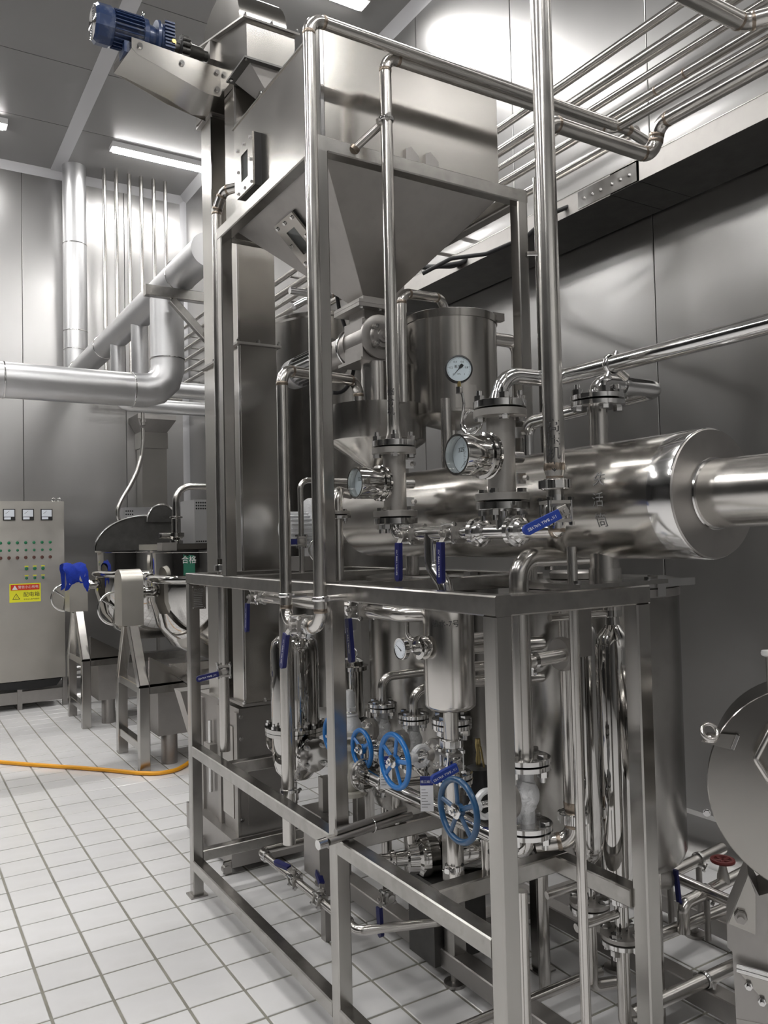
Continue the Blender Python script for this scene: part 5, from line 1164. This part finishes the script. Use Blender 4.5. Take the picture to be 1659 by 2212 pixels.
# ---------------------------------------------------------------- power cabinet
YF = 8.90
pc_ = thing('power_cabinet', 'tall steel control cabinet with meters and rows of buttons at the left edge', 'cabinet', (1.1, 9.05, 0))
part(pc_, 'body', MB().box(.62, 1.556, YF+.006, 9.28, .29, 2.105), 'cabinet_steel'); dr = part(pc_, 'door', MB().box(.63, 1.552, YF-.004, YF+.006, .295, 2.10), 'cabinet_steel')
for x in (.64, 1.10, 1.53): part(pc_, 'leg', MB().box(x, x+.045, YF+.02, YF+.065, 0, .29), 'steel_dull')
part(pc_, 'plinth_rail', MB().box(.64, 1.575, YF+.03, YF+.06, .06, .18), 'steel_dull')
part(pc_, 'cable_bag', MB().prism([(.62, YF+.0, .285), (1.52, YF+.0, .285), (1.47, YF+.02, .21), (1.2, YF+.0, .20), (.9, YF+.0, .225), (.62, YF+.0, .21)], (0, .2, 0)), 'black')
for x in (1.47, 1.525): part(pc_, 'lifting_eye', MB().torus((x, 9.0, 2.125), (.3, 1, 0), .018, .004, n=20), 'bright')
for k, x in enumerate((.975, 1.15, 1.327)):
    x0 = x; x1 = x+.112
    mt_ = part(dr, 'panel_meter', MB().box(x0, x1, YF-.022, YF-.004, 1.91, 2.025), 'black')
    part(mt_, 'meter_face', MB().box(x0+.008, x1-.008, YF-.0235, YF-.022, 1.946, 2.016), 'dial'); part(mt_, 'meter_strip', MB().box(x0+.010, x0+.070, YF-.0235, YF-.022, 1.918, 1.940), 'dial')
    part(mt_, 'meter_needle', MB().prism([(x0+.022, YF-.0245, 1.975), (x0+.026, YF-.0245, 1.975), (x0+.060, YF-.0245, 2.006), (x0+.057, YF-.0245, 2.006)], (0, -.0005, 0)), 'ink')
def knob_fn(m): return m.lathe((0, 0, 0), (0, 0, 1), [(0, .0155), (.004, .0155), (.006, .0125), (.014, .012), (.016, .004)], n=16)
def sel_fn(m): m.lathe((0, 0, 0), (0, 0, 1), [(0, .0155), (.006, .015), (.008, .004)], n=16); return m.box(-.004, .004, -.014, .014, .006, .018)
cols = [.951 + .0775*k for k in range(7)]
for x in cols:
    inst(dr, 'green_button', 'knob', knob_fn, 'button_green', (x, YF-.004, 1.683), Ym)
    inst(dr, 'green_button', 'knob', knob_fn, 'button_green', (x+.002, YF-.004, 1.607), Ym, .85)
    inst(dr, 'selector', 'selector', sel_fn, 'button_dark', (x, YF-.004, 1.532), Ym, 1.1)
for k in range(3):
    x = 1.190 + .0775*k
    inst(dr, 'green_button', 'knob', knob_fn, 'button_green', (x, YF-.004, 1.418), Ym, 1.1); part(dr, 'yellow_label', MB().box(x-.018, x+.018, YF-.0052, YF-.004, 1.437, 1.448), 'sign_yellow')
    inst(dr, 'selector', 'selector', sel_fn, 'button_green', (x, YF-.004, 1.322), Ym, .9); part(dr, 'yellow_label', MB().box(x-.018, x+.018, YF-.0052, YF-.004, 1.343, 1.353), 'sign_yellow')
ws = thing('warning_sign', 'yellow and red electrical warning sticker on the cabinet door', 'sign', (1.176, YF-.005, 1.085))
sx0, sx1, sz0, sz1 = 1.030, 1.322, 1.083, 1.270
part(ws, 'yellow_panel', MB().box(sx0, sx1, YF-.0056, YF-.0042, sz0, sz1), 'sign_yellow')
part(ws, 'red_band', MB().box(sx0+.012, sx1-.012, YF-.0064, YF-.0056, sz1-.066, sz1-.010), 'sign_red')
def tri(x, z, s, y): return [(x-s, y, z-s*.85), (x+s, y, z-s*.85), (x, y, z+s*.85)]
part(ws, 'white_triangle', MB().prism(tri(sx0+.050, sz1-.038, .026, YF-.0064), (0, -.0004, 0)), 'white')
m = MB().prism(tri(sx0+.062, sz0+.060, .036, YF-.0056), (0, -.0004, 0)); part(ws, 'black_triangle', m, 'ink'); part(ws, 'yellow_triangle', MB().prism(tri(sx0+.062, sz0+.058, .027, YF-.0060), (0, -.0004, 0)), 'sign_yellow')
part(ws, 'lettering', text('⚡', .03).xf(basis((sx0+.062, YF-.0066, sz0+.052), Xp, Zp)), 'ink')
part(ws, 'lettering', text('警告小心有电', .032).xf(basis((sx0+.175, YF-.0068, sz1-.038), Xp, Zp)), 'white')
part(ws, 'lettering', text('配电箱', .052).xf(basis((sx0+.205, YF-.0060, sz0+.072), Xp, Zp)), 'ink')
part(ws, 'lettering', text('非专业人员严禁操作', .0165).xf(basis((sx0+.205, YF-.0060, sz0+.026), Xp, Zp)), 'ink')

# ---------------------------------------------------------------- tilting kettles
def kettle(cx, cy, near):
    nm = 'near' if near else 'far'
    t = thing('tilting_kettle', 'polished jacketed tilting kettle on steel legs, ' + ('the nearer one with a flat lid' if near else 'the farther one with its raised lid coloured as a dark reflection'), 'kettle', (cx, cy, 0), 'tilting kettles')
    R = .55; zr = 1.36
    prof = [(-.64, .03), (-.62, .20), (-.52, .38), (-.36, .49), (-.16, .54), (-.02, R-.01)]
    part(t, 'jacket', MB().lathe((cx, cy, zr), Zp, prof, n=64), 'polished')
    part(t, 'rim_roll', MB().torus((cx, cy, zr+.005), Zp, R-.01, .032, n=64, m=12), 'polished')
    part(t, 'wall', MB().lathe((cx, cy, zr+.02), Zp, [(0, R-.035), (.185, R-.03), (.19, R-.01), (.205, R-.01), (.207, R-.045), (.02, R-.05)], n=64), 'polished')
    part(t, 'trunnion', MB().lathe((cx-R-.11, cy, 1.27), Xp, [(0, .035), (.03, .035), (.032, .055), (.06, .055), (.062, .04), (.13, .045)], n=24), 'polished')
    lx = cx-R-.13
    gx0, gx1, gz0 = lx-.115, lx+.045, 1.03
    ya, yb = cy-.115, cy+.115
    m = MB().prism([(gx0, ya, gz0), (gx0, yb, gz0)] + [(gx0, cy+.115*math.cos(PI*k/12), 1.36+.09*math.sin(PI*k/12)) for k in range(13)], (gx1-gx0, 0, 0)); g = part(t, 'gear_box', m, 'cabinet_steel', ang=30)
    wy = yb+.03; hw = MB().torus((gx0+.01, wy, 1.15), Yp, .125, .010, n=40)
    for k in range(3): a_ = .4+k*2*PI/3; hw.bar((gx0+.01, wy, 1.15), V((gx0+.01+.12*math.cos(a_), wy, 1.15+.12*math.sin(a_))), .016, .010, up=Yp)
    hw.cyl((gx0+.01, yb-.01, 1.15), (gx0+.01, wy+.02, 1.15), .014, n=12)
    part(t, 'tilt_wheel', hw, 'bright')
    y0, y1 = cy-.32, cy+.32; xx = lx-.02
    for y in (y0, y1):
        part(t, 'leg', MB().bar((xx, y, 0), (xx, y, .60), .075, .075), 'steel_tube')
        part(t, 'spread_leg', MB().bar((xx, y, .60), (xx-.01, cy+(y-cy)*.22, 1.03), .07, .075), 'steel_tube')
    part(t, 'cross_rail', MB().bar((xx, y0+.04, .585), (xx, y1-.04, .585), .06, .06), 'steel_rail'); part(t, 'foot_rail', MB().bar((xx, y0+.04, .17), (xx, y1-.04, .17), .06, .06), 'steel_rail')
    part(t, 'side_beam', MB().box(xx+.04, cx+.35, y0-.03, y0+.03, .55, .62), 'steel_rail')
    part(t, 'side_gusset', MB().prism([(xx+.035, y0-.03, .60), (xx+.40, y0-.03, .61), (xx+.035, y0-.03, .82)], (0, .006, 0)), 'steel_sheet')
    part(t, 'burner_box', MB().box(xx+.12, cx+.4, y0+.05, y1-.06, .22, .56), 'steel_dull')
    for x in (xx+.22, cx+.2): part(t, 'burner_foot', MB().cyl((x, y0+.12, 0), (x, y0+.12, .22), .06, n=18), 'steel_dull')
    if near:
        part(t, 'flat_lid', MB().box(cx-R+.02, cx+R, cy-.40, cy+.40, zr+.23, zr+.275), 'steel_sheet'); part(t, 'lid_clip', MB().box(cx-R-.03, cx-R+.08, cy-.42, cy-.30, zr+.225, zr+.285), 'bead_blast')
    else:
        m = MB(); pts = [V((cx + .52*math.cos(PI*k/24), cy+.12, 1.585 + .34*math.sin(PI*k/24))) for k in range(25)]; m.prism(pts, (0, .05, 0))
        l = part(t, 'raised_lid', m, 'dark_steel'); l2 = MB().tube(pts, .011, bend=0, n=8); part(l, 'lid_edge', l2, 'bright')  # polished lid; the dark surroundings it reflects are put into its colour
        part(t, 'lid_bump', MB().prism([V((cx+.13 + .15*math.cos(PI*k/14), cy+.10, 1.86 + .175*math.sin(PI*k/14))) for k in range(15)], (0, .08, 0)), 'dark_steel')  # same polished lid, dark reflection again given by the colour
        bmp = [V((cx+.13 + .15*math.cos(PI*k/14), cy+.10, 1.86 + .175*math.sin(PI*k/14))) for k in range(15)]; part(l, 'bump_edge', MB().tube(bmp, .010, bend=0, n=8), 'bright')
    return t
kettle(2.27, 6.27, True); kettle(2.21, 7.98, False)
rp = thing('kettle_riser', 'polished valve stack with bent hose on the nearer kettle', 'pipe', (2.06, 6.2, 1.62))
kx, ky = at(381, 1150, Y=6.2).x, 6.2
part(rp, 'stack', MB().lathe((kx, ky, 1.63), Zp, [(0, .05), (.03, .05), (.035, .03), (.06, .06), (.09, .06), (.095, .035), (.2, .035), (.205, .05), (.215, .05), (.22, .032), (.33, .026)], n=26), 'polished')
tube_part(rp, 'hose', [(kx, ky, 1.94), (kx, ky, 2.08), (kx+.5, ky, 2.09)], .026, bend=.12, welds=False)
part(rp, 'lever', MB().cyl((kx-.13, ky-.02, 1.70), (kx-.04, ky, 1.70), .022, n=16), 'polished')
part(rp, 'lever_cap', MB().cyl((kx-.145, ky-.023, 1.70), (kx-.13, ky-.02, 1.70), .021, n=16), 'black')
fb = thing('fan_box', 'upright perforated steel motor box beside the nearer kettle', 'box', (2.33, 6.9, 0))
for x in (2.30, 2.56): part(fb, 'leg', MB().box(x, x+.03, 7.24, 7.28, 0, 1.55), 'steel_dull')
bx0 = part(fb, 'case', MB().box(2.285, 2.60, 6.90, 7.3, 1.55, 2.02), 'cladding')
for (z0, n) in ((1.94, 3), (1.60, 3)):
    for i in range(5):
        for j in range(n): part(fb, 'vent_hole', MB().cyl((2.303 + i*.020, 6.898, z0 + j*.026), (2.303 + i*.020, 6.9, z0 + j*.026), .0075, n=10), 'black')
fb2 = thing('fan_box', 'small perforated steel motor box behind the raised lid', 'box', (2.2, 8.6, 0))
for x in (2.14, 2.48): part(fb2, 'leg', MB().box(x, x+.03, 8.8, 8.84, 0, 1.85), 'steel_dull')
part(fb2, 'case', MB().box(2.10, 2.55, 8.6, 8.9, 1.85, 2.03), 'cladding')
for i in range(4):
    for j in range(3): part(fb2, 'vent_hole', MB().cyl((2.115+i*.022, 8.598, 1.92+j*.035), (2.115+i*.022, 8.6, 1.92+j*.035), .008, n=10), 'black')
lb = thing('printed_label', 'green and white printed label on the wall of the nearer kettle', 'label', (1.75, 6.05, 1.40))
ang = math.radians(222); cA, cB = V((2.27, 6.27, 0)), .518
q = [cA + V((cB*math.cos(a_), cB*math.sin(a_), 1.40)) for a_ in (ang-.03, ang+.06, ang+.15)]
part(lb, 'sheet', MB().prism([q[0], q[1], q[2], q[2]*1.0 + V((-.001, -.001, 0)), q[1] + V((-.001, -.001, 0)), q[0] + V((-.001, -.001, 0))], (0, 0, .165)), 'sign_green')
part(lb, 'lettering', text('合格', .06).xf(basis((q[1]+V((-.003, -.004, .11))), (q[2]-q[0]), Zp)), 'white')
# blue cloth on the far gear box
cl = MB(); rings = []
cx_, cy_ = 1.51, 7.98
for i in range(13):
    a_ = -.45 + (PI+.9)*i/12; row = []
    for j in range(9):
        x = cx_-.135 + .20*j/8; rr = .125 + .012*math.sin(i*2.1+j*1.7) + .008*random.uniform(-1, 1)
        sag = .045*math.sin(j*.9+1)*max(0, abs(i-6)-4)/2
        row.append(V((x + .012*math.sin(i*1.3), cy_ - rr*math.cos(a_)*1.0, 1.36 + .105*math.sin(a_)*1.02 + .012*math.sin(j*1.4+i) - sag + (.0 if 0 <= a_ <= PI else -.05))))
    rings.append(row)
vs = [p for r in rings for p in r]; fs = [(i*9+j, i*9+j+1, (i+1)*9+j+1, (i+1)*9+j) for i in range(12) for j in range(8)]
n_ = len(vs); vs2 = vs + [p + V((0, 0, .006)) for p in vs]; fs2 = fs + [tuple(k+n_ for k in f[::-1]) for f in fs]
cl.add(vs2, fs2); solo('blue_cloth', cl, 'cloth_blue', 'crumpled royal blue cloth draped over the far kettle gear box', 'cloth', ang=80)
# orange hose on the floor
pts = [at(x, y, Z=.016) for x, y in ((-900, 1640), (-500, 1632), (-200, 1634), (-60, 1640), (0, 1646), (60, 1651), (120, 1655), (180, 1659), (240, 1664), (300, 1670), (340, 1671), (380, 1664), (405, 1650))]
pts += [at(432, 1625, Y=pts[-1].y+.02), at(450, 1595, Y=pts[-1].y+.05), at(462, 1560, Y=pts[-1].y+.1), at(475, 1500, Y=pts[-1].y+.1)]
solo('air_hose', MB().tube(pts, .0145, bend=.12, n=12, seg=3), 'hose_orange', 'orange rubber hose lying across the white tiles', 'hose')
tb = thing('catch_tray', 'shallow steel tray on a sloping stand behind the far frame post', 'tray', (2.0, 5.75, .2))
part(tb, 'pan', MB().sweep([[V((1.76+d, 5.55+d, z)), V((2.25-d, 5.55+d, z)), V((2.25-d, 5.95-d, z)), V((1.76+d, 5.95-d, z))] for z, d in ((.66, .04), (.74, 0), (.75, 0), (.745, .015), (.67, .05))]), 'steel_sheet')
part(tb, 'chute', MB().prism([(1.80, 5.60, .66), (2.25, 5.60, .66), (2.25, 5.60, .30)], (0, .3, 0)), 'steel_dull')
for x, y in ((1.83, 5.62), (2.2, 5.9)): part(tb, 'leg', MB().cyl((x, y, 0), (x, y, .68), .02, n=12), 'steel_dull')
rn = thing('foil_pipe', 'foil wrapped pipe low in front of the back wall', 'pipe', (2.0, 8.82, 0)); part(rn, 'tube', MB().cyl((1.60, 8.82, .36), (2.6, 8.82, .36), .045, n=18), 'bright')
for x in (1.75, 2.45): part(rn, 'stand', MB().cyl((x, 8.82, 0), (x, 8.82, .33), .015, n=10), 'steel_dull')
